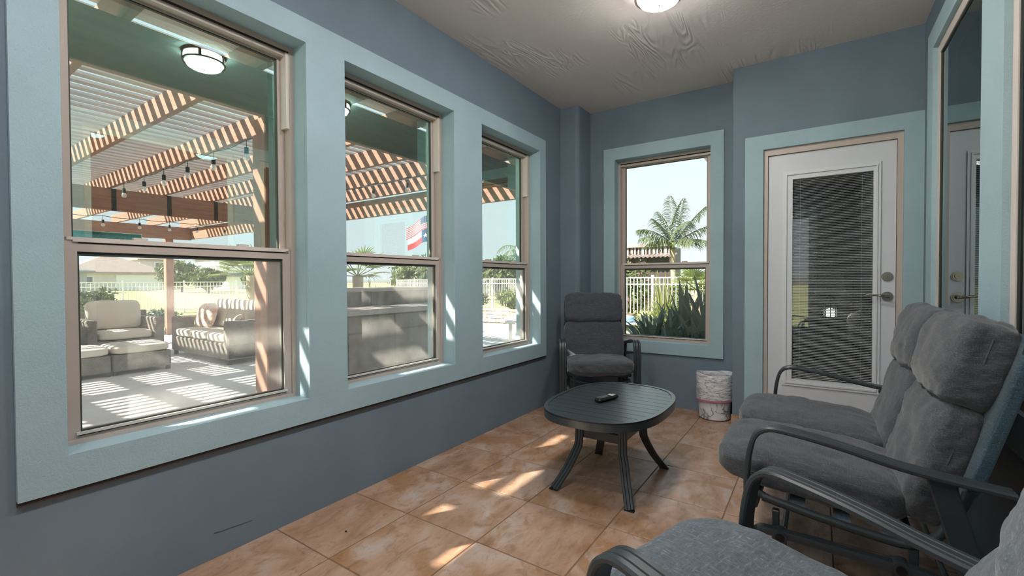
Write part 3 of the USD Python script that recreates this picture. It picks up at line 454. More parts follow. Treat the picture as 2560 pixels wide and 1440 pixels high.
# ---------------------------------------------------------------- outside: ground, patio, roofs
PZ = -.06
LAWN = paint('dry_lawn', (.36, .37, .16), .95, .5, 30, .25, .02); SOIL = paint('bed_soil', (.17, .13, .095), .95, .9, 30, .3, .02); PAVER = paint('pale_paver', (.60, .57, .50), .85, .3, 30, .08)
one('lawn', bx(-260, 120, -120, 300, -.35, -.12), LAWN, 'sunlit dry green lawn stretching beyond the fences', 'lawn', kind='structure')
struct('patio', bx(-10.6, -.24, -8, 7.2, -.30, PZ), CONC, 'pale concrete patio under the pergola')
struct('terrace', bx(-10.6, .12, 7.2, 10.2, -.28, PZ - .004), PAVER, 'bright pool terrace beyond the pergola'); struct('ground_bed', bx(.12, 3.2, 4.33, 10.2, -.30, PZ - .01), SOIL, 'shaded planting bed outside the end window')
struct('roof', cat_(bx(.87, 6.6, 4.33, 8.2, 2.60, 2.72), bx(-.30, 6.6, -6.2, -1.76, 2.80, 2.92), bx(-.30, 6.6, -1.76, 4.33, 2.845, 2.98)), WHITE, 'white eaves and roof of the house')

# ---------------------------------------------------------------- pergola
pg = thing('pergola', 'stained cedar pergola with close roof slats over the patio', 'pergola', (0, 0, PZ))
HX, B2, B3, EY, YS = -.677, -5.71, -9.96, 4.55, -5.2; zb, zt = 2.10 - PZ, 2.36 - PZ
part(pg, 'beam', bx(HX - .045, HX, YS, EY, zb, zt, .004), CEDAR_Y); part(pg, 'beam', bx(B2 - .045, B2, YS, EY, zb - .03, zt, .004), CEDAR_Y); part(pg, 'beam', bx(B3 - .045, B3, YS, EY, zb - .02, zt, .004), CEDAR_Y)
part(pg, 'end_beam', bx(B3, HX - .045, EY - .005, EY + .04, zb, zt, .004), CEDAR)
for x, y in ((HX - .148, 1.411), (HX - .148, -2.6), (B2 - .148, -1.2), (B3 - .15, 4.05), (B3 - .15, .4), (B3 - .15, -3.4)): part(pg, 'post', bx(x, x + .145, y, y + .145, 0, zb + (0 if x > B2 else -.02), .006), CEDAR_Z)
yr = [1.366 + .616 * k for k in range(-10, 6)]
for y in yr: part(pg, 'rafter', bx(B3 - .35, -.245, y, y + .042, zt, 2.535 - PZ, .003), CEDAR)
for k in range(-52, 12): 
    x = -1.861 + .147 * k
    if -9.4 < x < -1.0: part(pg, 'slat', bx(x - .034, x + .034, YS - .1, EY + .12, 2.536 - PZ, 2.556 - PZ), SLATM)
for a, b in ((-1.013, -.64), (-.638, -.262)): part(pg, 'soffit_board', bx(a, b, YS - .1, EY + .12, 2.537 - PZ, 2.556 - PZ), SLATM)
for y in (2.02, 2.64, 3.25): part(pg, 'strap', bx(B2, B2 + .004, y, y + .05, zb - .03, zt), plain('strap_%d' % int(y * 100), (.06, .05, .05), .5, .6))
CORD = plain('cord', (.02, .02, .02), .6); BULB = mat('clear_bulb', {'t': ('transparent_bsdf', {'color': (.9, .92, .92)}), 'g': ('glossy_bsdf', {'roughness': .05, 'color': (.95, .95, .95)}), 'd': ('diffuse_bsdf', {'color': (.8, .8, .8)}), 'm': ('mix_closure', {'fac': .25}), 'm2': ('mix_closure', {'fac': .3})}, [('t.BSDF', 'm.closure1'), ('g.BSDF', 'm.closure2'), ('m.closure', 'm2.closure1'), ('d.BSDF', 'm2.closure2')], surface='m2.closure')
def string_light(label, pts, drop=.07):
    t = thing('string_light', label, 'string lights', (0, 0, 0), 0, 'string lights under the pergola')
    P = []
    for a, b in zip(pts[:-1], pts[1:]):
        a, b = np.array(a, float), np.array(b, float)
        for u in np.linspace(0, 1, 7)[:-1]: P.append(a + (b - a) * u - np.array([0, 0, .05 * 4 * u * (1 - u) * np.linalg.norm(b - a) / 1.2]))
    P.append(np.array(pts[-1], float)); part(t, 'cord', tube(P, .0045, 5), CORD)
    for p in pts:
        x, y, z = p; s = part(t, 'socket', cat_(cyl((x, y, z), (x, y, z - drop), .003, 5), cyl((x, y, z - drop), (x, y, z - drop - .055), .017, 10)), CORD)
        part(s, 'bulb', xform(lathe([(0, 0), (.014, 0), (.026, -.022), (.027, -.038), (.018, -.055), (0, -.060)], 14), (x, y, z - drop - .055)), BULB, 60)
string_light('string of clear bulbs clipped along the second pergola rafter', [(x, 1.985, 2.355) for x in (-5.11, -4.44, -3.87, -3.27, -2.70, -2.08, -1.45, -.85)])
string_light('string of clear bulbs hanging before the striped end rafters, over the counter', [(x, 3.80, 2.36) for x in (-4.6, -3.9, -3.28, -2.65, -2.04, -1.4)])
string_light('far string of clear bulbs sagging beyond the second pergola beam', [(-8.0, y, 2.25) for y in (1.9, 2.5, 3.0, 3.45, 3.9, 4.4)])

# ---------------------------------------------------------------- patio furniture
def wicker_seat(name, label, cat, loc, rotz, w, n, group=None):
    t = thing(name, label, cat, loc, rotz, group)     # faces local -y, front edge at y = 0
    part(t, 'seat_frame', bx(-w / 2, w / 2, 0, .80, .07, .30, .015), WICKER); part(t, 'backrest', xform(bx(-w / 2, w / 2, 0, .12, 0, .50, .015), (0, .68, .22), rx=-.12), WICKER)
    for s in (-1, 1): part(t, 'arm', bx(s * w / 2 - s * .13, s * w / 2, -.005, .80, .07, .62, .02), WICKER)
    for sx in (-1, 1):
        for y in (.04, .76): part(t, 'foot', bx(sx * (w / 2 - .06) - .025, sx * (w / 2 - .06) + .025, y - .025, y + .025, 0, .07), BLACK)
    cw = (w - .27) / n
    for k in range(n):
        x = -w / 2 + .135 + cw * (k + .5)
        part(t, 'seat_cushion', xform(cushion(cw, .66, .14, 6, .12, .004, k), (x, .31, .37)), CREAM, 60); part(t, 'back_cushion', xform(cushion(cw, .46, .16, 7, .18, .008, k + 9), (x, .60, .66), rx=PI / 2 - .25), CREAM, 60)
    return t
wicker_seat('wicker_sofa', 'grey wicker three-seat sofa with cream cushions behind the pergola post', 'sofa', (-5.80, 3.03, PZ), 0, 1.93, 3)
wicker_seat('wicker_armchair', 'grey wicker armchair with cream cushions, left of the sofa', 'armchair', (-6.75, 2.45, PZ), PI / 2, .95, 1, 'wicker armchairs on the patio')
dup(stage.GetPrimAtPath('/World/wicker_armchair'), 'grey wicker armchair cut by the left edge of the leftmost window', (-6.55, 1.36, PZ), PI / 2)
def ottoman(name, label, loc):
    t = thing(name, label, 'ottoman', loc, 0, 'wicker ottomans on the patio')
    part(t, 'frame', bx(-.31, .31, -.31, .31, .05, .26, .012), WICKER); part(t, 'cushion', xform(cushion(.63, .63, .125, 6, .12, .004, 3), (0, 0, .315)), CREAM, 60)
    for sx in (-1, 1):
        for sy in (-1, 1): part(t, 'foot', bx(sx * .28 - .022, sx * .28 + .022, sy * .28 - .022, sy * .28 + .022, 0, .05), BLACK)
    return t
ot = ottoman('wicker_ottoman', 'right-hand wicker ottoman with cream pad, in front of the sofa', (-5.60, 2.205, PZ)); dup(ot, 'left-hand wicker ottoman with cream pad, before the armchairs', (-5.60, 1.568, PZ))
one('throw_pillow', xform(cushion(.46, .46, .17, 3.4, .45, .006, 3), (-6.42, 3.40, .545), rx=PI / 2 - .35, rz=.15), PATTERN, 'large red patterned throw pillow in the left seat of the wicker sofa', 'pillow', 'red patterned throw pillows', 60)
one('throw_pillow', xform(cushion(.44, .30, .15, 3.4, .45, .006, 5), (-5.16, 3.30, .495), rx=PI / 2 - .5, rz=-.5), PATTERN, 'smaller red patterned throw pillow against the near sofa arm', 'pillow', 'red patterned throw pillows', 60)
# outdoor counter
COUNTER = paint('counter_top', (.40, .38, .36), .5, .1, 80); CABM = paint('counter_cabinet', (.17, .152, .13), .6, .1, 60); DARKTILE = mat('slate_tile', {'g': ('geometry', {}), 'mp': ('mapping', {'scale': (1, 9, 2)}), 'n': ('noise_texture', {'scale': 2.0, 'detail': 4.0}), 'r': ('rgb_ramp', {'ramp': [(.3, (.07, .065, .06)), (.7, (.19, .175, .155))]}), 'p': ('principled_bsdf', {'roughness': .5})}, [('g.position', 'mp.vector'), ('mp.vector', 'n.vector'), ('n.fac', 'r.fac'), ('r.color', 'p.base_color')])
oc = thing('outdoor_counter', 'grey outdoor kitchen counter with raised bar ledge under the pergola', 'counter', (0, 0, PZ)); y0c, y1c = 2.25, 4.30
part(oc, 'cabinet', bx(-2.10, -1.56, y0c + .02, y1c - .02, .08, .86), CABM); part(oc, 'plinth', bx(-2.06, -1.62, y0c + .05, y1c - .05, 0, .08), DARKW)
part(oc, 'worktop', bx(-2.06, -1.50, y0c, y1c, .862, .912, .006), COUNTER)
ty = np.linspace(y0c + .02, y1c - .02, 5)
for a, b in zip(ty[:-1], ty[1:]): part(oc, 'backsplash_tile', bx(-2.075, -2.06, a + .002, b - .002, .912, 1.066, .002), DARKTILE)
part(oc, 'bar_wall', bx(-2.20, -2.075, y0c + .02, y1c - .02, 0, 1.066), CABM); part(oc, 'bar_ledge', bx(-2.42, -2.03, y0c - .02, y1c + .02, 1.066, 1.108, .006), COUNTER)
px_ = [y0c + .03, 2.60, 3.16, 3.72, y1c - .03]
for a, b in zip(px_[:-1], px_[1:]):
    d = part(oc, 'drawer', bx(-1.56, -1.545, a + .008, b - .008, .70, .845, .003), CABM); part(d, 'pull', bx(-1.545, -1.53, (a + b) / 2 - .05, (a + b) / 2 + .05, .772, .782), NICKEL)
    part(oc, 'door', bx(-1.56, -1.545, a + .008, b - .008, .095, .685, .003), CABM)

# ---------------------------------------------------------------- fences
def fence(label, P0, P1, top, post_gap, base=-.12):
    P0, P1 = np.array(P0, float), np.array(P1, float); d = P1 - P0; L = np.linalg.norm(d); a = math.atan2(d[1], d[0])
    t = thing('fence', label, 'fence', (P0[0], P0[1], base), a, 'white picket-rail fences')
    h = top - base
    for z in (h - .03, h - .20, .13): part(t, 'rail', bx(0, L, -.016, .016, z - .016, z + .016), FENCEM)
    n = int(round(L / post_gap))
    for k in range(n + 1): part(t, 'post', bx(k * L / n - .028, k * L / n + .028, -.028, .028, 0, h + .04, .006), FENCEM)
    m = min(int(L / .115), 296)
    for k in range(1, m):
        x = k * L / m; part(t, 'picket', bx(x - .009, x + .009, -.009, .009, .06, h - .02), FENCEM)
fence('long white metal fence behind the patio sofa, in front of the houses', (-20.2, 2.2), (-17.66, 17.1), 1.14, 2.0)
fence('white metal fence behind the stone planter and the end-window plants', (-17.6, 17.5), (3.2, 9.75), 1.21, 2.4)

# ---------------------------------------------------------------- planter wall, table, lounger
pw = thing('stone_planter', 'long raised planter of rough tan limestone with flagstone caps before the fence', 'planter', (0, 0, 0))
def row(x0, x1, y, z0, z1, n, nm, th, over=0.0):
    xs = np.linspace(x0, x1, n + 1); xs[1:-1] += RNG.uniform(-.3, .3, n - 1) * (x1 - x0) / n
    for a, b in zip(xs[:-1], xs[1:]):
        m = bx(a + .006, b - .006, y - over - RNG.uniform(0, .03), y + th, z0 + .004, z1 - RNG.uniform(.003, .012), .015); m.vertices += RNG.uniform(-.008, .008, m.vertices.shape); part(pw, nm, m, STONE)
PB = PZ - .01
for k, (za, zb_) in enumerate(((PB, PB + .12), (PB + .12, PB + .23), (PB + .23, PB + .34))): row(-9.2, -1.9, 10.35, za, zb_, 30, 'stone', .16)
row(-9.25, -1.85, 10.33, PB + .34, PB + .39, 14, 'cap_stone', .30, .03)
part(pw, 'soil', bx(-9.2, -1.9, 10.52, 11.6, PB, PB + .31), SOIL)
row(-12.2, -10.9, 6.9, PB, PB + .22, 6, 'stone', .3); row(-12.2, -10.9, 6.9, PB + .22, PB + .42, 5, 'stone', .3)
TABW = plain('white_resin', (.80, .80, .79), .4)
wt = thing('patio_table', 'low white square patio table on the terrace, seen through the rightmost long-wall window', 'table', (-2.62, 7.42, PZ), .35)
part(wt, 'tabletop', bx(-.36, .36, -.36, .36, .385, .43, .012), TABW)
for sx in (-1, 1):
    for sy in (-1, 1): part(wt, 'leg', bx(sx * .27 - .03, sx * .27 + .03, sy * .27 - .03, sy * .27 + .03, 0, .386, .006), TABW)
lo = thing('pool_lounger', 'curved white pool lounger with a blue cushion on the terrace, through the end window', 'lounger', (-.48, 6.95, PZ), .9)
lp = fillet([(-.25, -.55, .30), (-.25, -.1, .10), (-.25, .45, .16), (-.25, .95, .55)], [0, .3, .3, 0], 10)
part(lo, 'shell', sweep(lp + np.array([.25, 0, 0]), [(-.30, -.02), (.30, -.02), (.30, .02), (-.30, .02)]), TABW, 50)
for s in (-1, 1): part(lo, 'runner', tube(fillet([(s * .28, -.5, .27), (s * .28, -.2, .03), (s * .28, .6, .03), (s * .28, .85, .45)], [0, .2, .2, 0], 8), .025, 8), TABW, 50)
part(lo, 'cushion', xform(cushion(.46, .42, .09, 3, .3, .003, 2), (0, .78, .47), rx=.66), plain('blue_canvas', (.25, .45, .70), .8), 60)
rt = thing('round_table', 'round white pool table with a blue float ring, left in the end window', 'table', (-1.18, 8.35, PZ - .004))
part(rt, 'tabletop', lathe([(0, .36), (.48, .36), (.50, .375), (.48, .39), (0, .39)], 40), TABW, 40); part(rt, 'pedestal', lathe([(0, 0), (.22, 0), (.20, .03), (.05, .06), (.05, .36), (0, .36)], 24), TABW, 40)
one('float_ring', xform(trimesh.creation.torus(.20, .055), (-1.08, 8.34, .386)), plain('blue_float', (.30, .52, .78), .35), 'pale blue float ring lying on the round white table', 'float', None, True)

# ---------------------------------------------------------------- plants
def frond(L, n, droop, ll, rise=1.0, seed=0, w=.03, hang=.5):
    r = np.random.default_rng(seed); u = np.linspace(0, 1, 14)
    mid = np.stack([0 * u, L * (u * (1 - .12 * u)), L * (rise * u - droop * u ** 2)], 1); ms = [tube(mid, np.linspace(.022, .004, 14) * L / 1.6, 4)]
    for k in range(n):
        q = .12 + .87 * k / (n - 1); c = np.array([np.interp(q, u, mid[:, j]) for j in range(3)]); t = np.array([np.interp(min(q + .05, 1), u, mid[:, j]) for j in range(3)]) - c; t /= np.linalg.norm(t) + 1e-9
        for s in (-1, 1):
            l = ll * (math.sin(PI * min(max(q * .9 + .08, 0), 1)) ** .6) * r.uniform(.85, 1.1); o = np.array([s * 1.0, 0, 0]) * .85 + t * r.uniform(.45, .75) + np.array([0, 0, r.uniform(-.05, .25)]); o /= np.linalg.norm(o)
            v = np.linspace(0, 1, 5)[:, None]; ms.append(strip(c + o * l * v - np.array([0, 0, 1.0]) * hang * l * v ** 2, w * np.array([.6, 1, .9, .6, .05]), (0, .3, 1), .2))
    return cat_(ms)
def palm(name, label, loc, h, nf, L, seed, m=None, r0=.11, group=None, rise=(.2, 1.3), cat='palm tree', n=22, spread=None):
    t = thing(name, label, cat, loc, 0, group); r = np.random.default_rng(seed)
    zz = np.linspace(0, h, 16); part(t, 'trunk', tube(np.stack([.02 * np.sin(zz * 2), .01 * zz, zz], 1), r0 * (1.15 - .3 * zz / h + .03 * np.sin(zz * 40)), 10), TRUNK, 50)
    part(t, 'crownshaft', tube([(.02 * math.sin(h * 2), .01 * h, h - .02), (0, .01 * h, h + L * .22)], [r0 * .8, r0 * .35], 10), L_FAN, 50)
    for k in range(nf):
        a = spread[k][0] if spread else k * 2.399 + r.uniform(-.2, .2); ri = spread[k][1] if spread else rise[0] + (rise[1] - rise[0]) * r.uniform(0, 1)
        f = frond(L * (spread[k][2] if spread else r.uniform(.85, 1.1)), n, (spread[k][3] if spread else ri * .55 + .42), L * (.36 if spread else .27), ri, seed + k, L * (.036 if spread else .022), .8); part(t, 'frond', xform(f, (0, .01 * h, h + L * .12), rz=a), m or L_PALM)
    return t
palm('royal_palm', 'tall feathery palm against the sky in the end window', (-1.57, 14.0, -.12), 2.15, 12, 1.22, 3, None, .085, None, spread=[(PI / 2 + .1, .95, 1.0, .55), (PI / 2 - .5, .42, .95, .35), (PI / 2 + .7, .6, .95, .45), (-PI / 2 - .1, .40, 1.05, .42), (-PI / 2 + .35, .75, .95, .30), (-PI / 2 - .7, .5, .9, .5), (-.35, 2.6, .50, .25), (.5, 3.2, .42, .2), (-1.25, 1.5, .85, .45), (2.6, 1.6, .6, .3), (-2.4, 1.1, .8, .5), (1.15, 1.3, .75, .35)], n=30)
def fanpalm(name, label, loc, h, nl, r_, seed, group=None, m=None, cat='palm', upright=.3):
    t = thing(name, label, cat, loc, 0, group); r = np.random.default_rng(seed)
    part(t, 'trunk', tube([(0, 0, 0), (.01, 0, h * .5), (0, .01, h)], [.12, .10, .11], 10), TRUNK, 50)
    for k in range(nl):
        a = k * 2.399; el = upright + (1.45 - upright) * (1 - (k + .5) / nl) ** 1.0 - .35; d = np.array([math.cos(a) * math.cos(el), math.sin(a) * math.cos(el), math.sin(el)]); p0 = np.array([0, 0, h]); p1 = p0 + d * r_ * .55
        side = np.cross(d, [0, 0, 1.]); side /= np.linalg.norm(side) + 1e-9; upv = np.cross(side, d); ms = [tube([p0, p1], .010, 4)]
        for j in range(17):
            b = (j - 8) / 8 * 1.75; o = d * math.cos(b) + side * math.sin(b); o = o + upv * .15 * abs(b); o /= np.linalg.norm(o); l = r_ * .55 * (1 - .25 * abs(b) / 1.75) * r.uniform(.9, 1.1); v = np.linspace(0, 1, 5)[:, None]
            ms.append(strip(p1 + o * l * v - np.array([0, 0, 1.]) * .22 * l * v ** 3, .055 * r_ * np.array([.7, 1, .8, .45, .04]), tuple(upv), .15))
        part(t, 'fan_leaf', cat_(ms), m or L_FAN)
    return t
fanpalm('fan_palm', 'bright green fan palm beside the pergola post in the leftmost window', (-11.0, 6.35, -.06), 1.35, 22, 1.05, 5, 'fan palms')
fanpalm('fan_palm', 'yellow-green fan palm at the lower right of the end window, by the fence', (.08, 9.3, -.06), .98, 15, .62, 9, 'fan palms')
fanpalm('fan_palm', 'fan palm crown at the left edge of the middle window', (-5.95, 6.05, -.06), 1.28, 14, .75, 15, 'fan palms')
def blades(n, L, w, seed, el=(.3, 1.35), droop=.6, hollow=0.0, fold=.25):
    r = np.random.default_rng(seed); out = []
    for k in range(n):
        a, e = r.uniform(0, 2 * PI), r.uniform(*el); l = L * r.uniform(.7, 1.1); d = np.array([math.cos(a) * math.cos(e), math.sin(a) * math.cos(e), math.sin(e)]); v = np.linspace(0, 1, 7)[:, None]
        p = d * l * v - np.array([0, 0, 1.]) * droop * l * v ** 2.4 * math.cos(e); out.append(strip(p + np.array([math.cos(a), math.sin(a), 0]) * hollow, w * np.array([.55, .85, 1, .95, .75, .45, .03]), (0, 0, 1), fold))
    return out
def rosette(name, label, loc, n, L, w, seed, m, cat, group=None, **kw):
    t = thing(name, label, cat, loc, 0, group); part(t, 'stem', tube([(0, 0, -.05), (0, 0, L * .12)], w * .9, 8), TRUNK)
    for b in blades(n, L, w, seed, **kw): part(t, 'leaf', b, m)
    return t
ag = [((.42, 5.40), .86, 'left front'), ((.74, 5.02), .74, 'right front'), ((.60, 6.15), 1.12, 'middle rear'), ((.98, 5.75), 1.22, 'tall right rear'), ((.10, 6.45), .80, 'left rear'), ((1.02, 5.10), .95, 'rightmost front')]
for k, ((x, y), L, w_) in enumerate(ag):
    t = thing('bromeliad', f'dark strap-leaved bromeliad clump, the {w_} one outside the end window', 'plant', (x, y, PZ - .01), 0, 'bromeliad clumps outside the end window'); part(t, 'stem', tube([(0, 0, 0), (0, 0, .30)], .06, 8), TRUNK)
    for b in blades(52, L, .125, 40 + k, el=(.35, 1.45), droop=.5): 
        b.vertices[:, 0] = np.minimum(b.vertices[:, 0], 1.46 - x); b.vertices[:, 1] = np.maximum(b.vertices[:, 1], 4.36 - y); b.vertices[:, 2] = np.maximum(b.vertices[:, 2] + .12, .01); part(t, 'leaf', b, L_AGAVE)
t = thing('spiky_shrub', 'grey-stemmed spiky shrub with drooping pale leaves before the bromeliads', 'plant', (.36, 4.95, PZ))
for k in range(5): part(t, 'stem', tube([(0, 0, 0), ((k - 2) * .035, .02 * (k % 2), .28 + .05 * (k % 3))], .007, 5), TRUNK)
for b in blades(14, .40, .035, 77, el=(.1, 1.3), droop=.7): part(t, 'leaf', xform(b, (0, 0, .26)), leafm('pale_leaf_%d' % len(_used), (.36, .42, .33), .3)) if False else part(t, 'leaf', xform(b, (0, 0, .26)), L_PALM)
t = thing('ornamental_grass', 'fountain of yellow-green grass by the fence in the end window', 'plant', (-.62, 9.55, PZ - .01)); part(t, 'crown', tube([(0, 0, 0), (0, 0, .25)], .05, 8), TRUNK)
part(t, 'blades', cat_(blades(300, 1.62, .024, 31, el=(.85, 1.5), droop=2.0, hollow=.03)), L_GRASS, kind='stuff')
rosette('yucca', 'yellow-striped yucca rosette behind the bar ledge in the middle window', (-4.6, 5.4, PZ), 34, 1.28, .075, 51, L_YUCCA, 'plant', None, el=(.65, 1.5), droop=.25)
def bush(name, label, loc, rx, ry, rz, n, leaf, seed, m, cat='bush', group=None, flowers=None, trunk=0.0, shape=2.0):
    t = thing(name, label, cat, loc, 0, group); r = np.random.default_rng(seed); stems = []
    for k in range(6): stems.append(tube([(0, 0, -.02), (r.uniform(-.3, .3) * rx, r.uniform(-.3, .3) * ry, trunk + rz * .6), (r.uniform(-.6, .6) * rx, r.uniform(-.6, .6) * ry, trunk + rz * 1.3)], [.05 * rz, .035 * rz, .008], 5))
    part(t, 'branches', cat_(stems), BARK)
    def cards(n, leaf, R0, rs):
        d = rs.normal(size=(n, 3)); d /= np.linalg.norm(d, axis=1, keepdims=True); lump = .72 + .5 * (meshkit.fbm(d * 2.6 + seed, 3, seed) - .5) * 2; rad = (R0 + (1 - R0) * rs.random(n) ** .5) * lump
        c = d * rad[:, None] * np.array([rx, ry, rz]); c[:, 2] += rz * .9 + trunk; c[:, 2] = np.maximum(c[:, 2], .02 + .05 * rs.random(n))
        a = rs.normal(size=(n, 3)); a /= np.linalg.norm(a, axis=1, keepdims=True); b = np.cross(a, d + .4 * rs.normal(size=(n, 3))); b /= np.linalg.norm(b, axis=1, keepdims=True) + 1e-9; s = leaf * rs.uniform(.7, 1.3, n)[:, None]
        V = np.stack([c - a * s, c + b * s * .42, c + a * s, c - b * s * .42], 1).reshape(-1, 3); i = np.arange(n) * 4; return trimesh.Trimesh(V, np.concatenate([np.stack([i, i + 1, i + 2], 1), np.stack([i, i + 2, i + 3], 1)]), process=False)
    part(t, 'foliage', cards(n, leaf, .45, r), m, kind='stuff')
    if flowers: part(t, 'flowers', cards(flowers[0], flowers[1], .92, np.random.default_rng(seed + 99)), flowers[2], kind='stuff', label=flowers[3])
    return t
bush('hedge_bush', 'dense dark hedge bush behind the armchairs in the leftmost window', (-11.0, 3.0, PZ), .8, .75, .62, 5200, .045, 3, L_BUSH)
bush('low_shrub', 'small pale shrub beside the hedge bush, before the fence', (-11.6, 4.45, PZ), .6, .55, .30, 1500, .05, 4, leafm('blue_leaf', (.24, .33, .24)))
bush('bougainvillea', 'pink-flowering bougainvillea at the left of the end window', (-2.95, 13.6, -.12), 1.2, .8, 1.1, 5200, .06, 6, L_TREE, 'bush', None, (220, .06, FL_PINK, 'pink flowers'))
bush('fence_shrub', 'green shrub row behind the white fence, middle of the end window', (-.75, 12.9, -.12), 1.1, .6, .75, 4200, .06, 7, L_TREE)
bush('sunlit_shrub', 'sunlit leafy shrub at the right edge of the end window', (.45, 12.0, -.12), .6, .5, .95, 2600, .055, 8, leafm('lime_leaf', (.33, .40, .14), .4))
bush('flower_shrub', 'planter shrub with yellow flowers in the rightmost long-wall window', (-5.35, 11.1, PZ + .30), .9, .45, .40, 2400, .045, 10, leafm('herb_leaf', (.24, .31, .11), .35), 'bush', None, (26, .05, FL_YEL, 'yellow flowers'))
bush('planter_shrub', 'leafy planter shrub left of the yellow-flowered one', (-7.2, 11.1, PZ + .30), 1.1, .45, .36, 2200, .05, 12, L_TREE)
tr = [('leafy_tree', 'round green tree beyond the fence, left in the middle window', (-19.5, 21.0), 2.6, 2.2, 1.55, 0.2), ('leafy_tree', 'broad green tree beyond the fence, centre of the middle window', (-15.6, 23.0), 1.8, 1.5, 1.35, 0.2), ('leafy_tree', 'darker tree beyond the fence, right of the middle window', (-12.0, 19.9), 1.5, 1.3, 1.35, .2),
      ('leafy_tree', 'hazy tree filling the left of the rightmost long-wall window', (-11.2, 25.5), 1.9, 1.7, 1.9, .4), ('leafy_tree', 'tree filling the right of the rightmost long-wall window', (-8.4, 21.5), 1.9, 1.5, 1.3, .3)]
for k, (nm, lb, (x, y), a, b, c, tk) in enumerate(tr): bush(nm, lb, (x, y, -.12), a, b, c, 6500, .13, 20 + k, L_TREE, 'tree', 'trees beyond the fence', None, tk)
palm('feather_palm', 'feathery palm rising left in the rightmost long-wall window', (-9.2, 17.6, -.12), 2.2, 12, 1.5, 60, None, .1, 'feathery palms beyond the fence', n=16)
palm('feather_palm', 'taller feathery palm at the right of the rightmost long-wall window', (-6.2, 18.0, -.12), 3.0, 12, 1.5, 61, None, .1, 'feathery palms beyond the fence', n=16)
palm('feather_palm', 'feathery palm near the right side of the middle window', (-14.6, 18.3, -.12), 1.6, 12, 1.7, 62, None, .1, 'feathery palms beyond the fence', n=16)

# ---------------------------------------------------------------- houses, shed, flags
def hip(x0, x1, y0, y1, z0, z1, over=.6, cut=.5):
    x0, x1, y0, y1 = x0 - over, x1 + over, y0 - over, y1 + over; w = min(x1 - x0, y1 - y0) / 2
    if (x1 - x0) > (y1 - y0): r0, r1 = (x0 + w * cut * 2, (y0 + y1) / 2), (x1 - w * cut * 2, (y0 + y1) / 2)
    else: r0, r1 = ((x0 + x1) / 2, y0 + w * cut * 2), ((x0 + x1) / 2, y1 - w * cut * 2)
    P = [(x0, y0, z0), (x1, y0, z0), (x1, y1, z0), (x0, y1, z0), (*r0, z1), (*r1, z1)] + [(x0, y0, z0 - .18), (x1, y0, z0 - .18), (x1, y1, z0 - .18), (x0, y1, z0 - .18)]
    return trimesh.convex.convex_hull(np.array(P))
def house(label, x, y0, y1, depth, ze, zr, rm, wm, wins, garage=None, upper=None):
    t = thing('house', label, 'house', (x, (y0 + y1) / 2, -.12), 0, 'houses beyond the lawn'); h = (y1 - y0) / 2
    part(t, 'walls', bx(-depth, 0, -h, h, 0, ze), wm); part(t, 'roof', hip(-depth, 0, -h, h, ze + .05, zr), rm)
    for (a, b, z0, z1) in wins: f = part(t, 'window', bx(0, .06, a, b, z0, z1), GARAGE); part(f, 'pane', bx(.05, .08, a + .1, b - .1, z0 + .1, z1 - .1), DARKWIN)
    if garage: part(t, 'garage_door', bx(0, .08, garage[0], garage[1], .05, 2.3), GARAGE)
    if upper: part(t, 'upper_walls', bx(-depth * .8, -.6, upper[0], upper[1], ze - .2, upper[2]), wm); part(t, 'upper_roof', hip(-depth * .8, -.6, upper[0], upper[1], upper[2], upper[2] + 1.0, .5), rm); u = part(t, 'window', bx(-.62, -.52, upper[1] - 3.2, upper[1] - 1.2, upper[2] - 1.9, upper[2] - .5), GARAGE); part(u, 'pane', bx(-.54, -.50, upper[1] - 3.0, upper[1] - 1.4, upper[2] - 1.75, upper[2] - .65), DARKWIN)
    return t
house('wide tan house with a big brown hip roof beyond the lawn, in the leftmost window', -82, 17.0, 28.6, 12, 2.65, 5.5, ROOFM, HOUSEW, [(-4.5, -3.0, .9, 2.1)], (-.5, 4.8))
house('grey-roofed house nearest the left edge of the leftmost window', -66, 9.0, 15.5, 10, 2.5, 4.1, ROOFG, HOUSED, [(-1.9, -.6, .8, 2.1), (.3, 1.6, .8, 2.1)])
house('two-storey pale house left of the far pergola post', -96, 28.5, 34.5, 10, 2.8, 4.3, ROOFM, HOUSEW, [(-2.0, .5, .8, 2.1)], None, (-2.0, 3.2, 5.3))
house('pale two-storey house with grey lower roofs right of the far pergola post', -78, 35.5, 43.5, 12, 2.2, 3.9, ROOFG, GARAGE, [(1.2, 2.6, .8, 1.9)], (-3.6, .6), (-5.0, 1.6, 5.2))
for k, (lb, x, y, s) in enumerate([('hazy tree before the brown-roofed house', -60, 22.5, 3.0), ('round tree left of the far pergola post, before the houses', -52, 22.0, 2.2), ('dark small tree right of the far pergola post, before the houses', -46, 25.6, 1.6), ('street tree between the pale houses', -62, 32.0, 2.2)]):
    bush('street_tree', lb, (x, y, -.12), s, s, s * .62, 2600, .28, 80 + k, L_TREE, 'tree', 'trees among the houses', None, .4)
CORR = paint('rusty_corrugated', (.25, .20, .19), .7, .4, 20, .3)
sh = thing('garden_shelter', 'dark garden shelter with a scalloped corrugated awning, behind the palm in the end window', 'shelter', (-3.7, 18.0, -.12))
part(sh, 'wall', bx(-1.5, 1.0, .1, 1.6, 0, 2.55), DARKW); part(sh, 'ledge', bx(-1.55, 1.05, -.05, .1, 2.55, 2.68), CORR)
for k in range(17): x = -1.5 + k * .15; part(sh, 'plank', bx(x, x + (.06 if k % 3 else .10), .06, .1, 2.18, 2.55), HOUSED if k % 2 else CORR)
aw = []
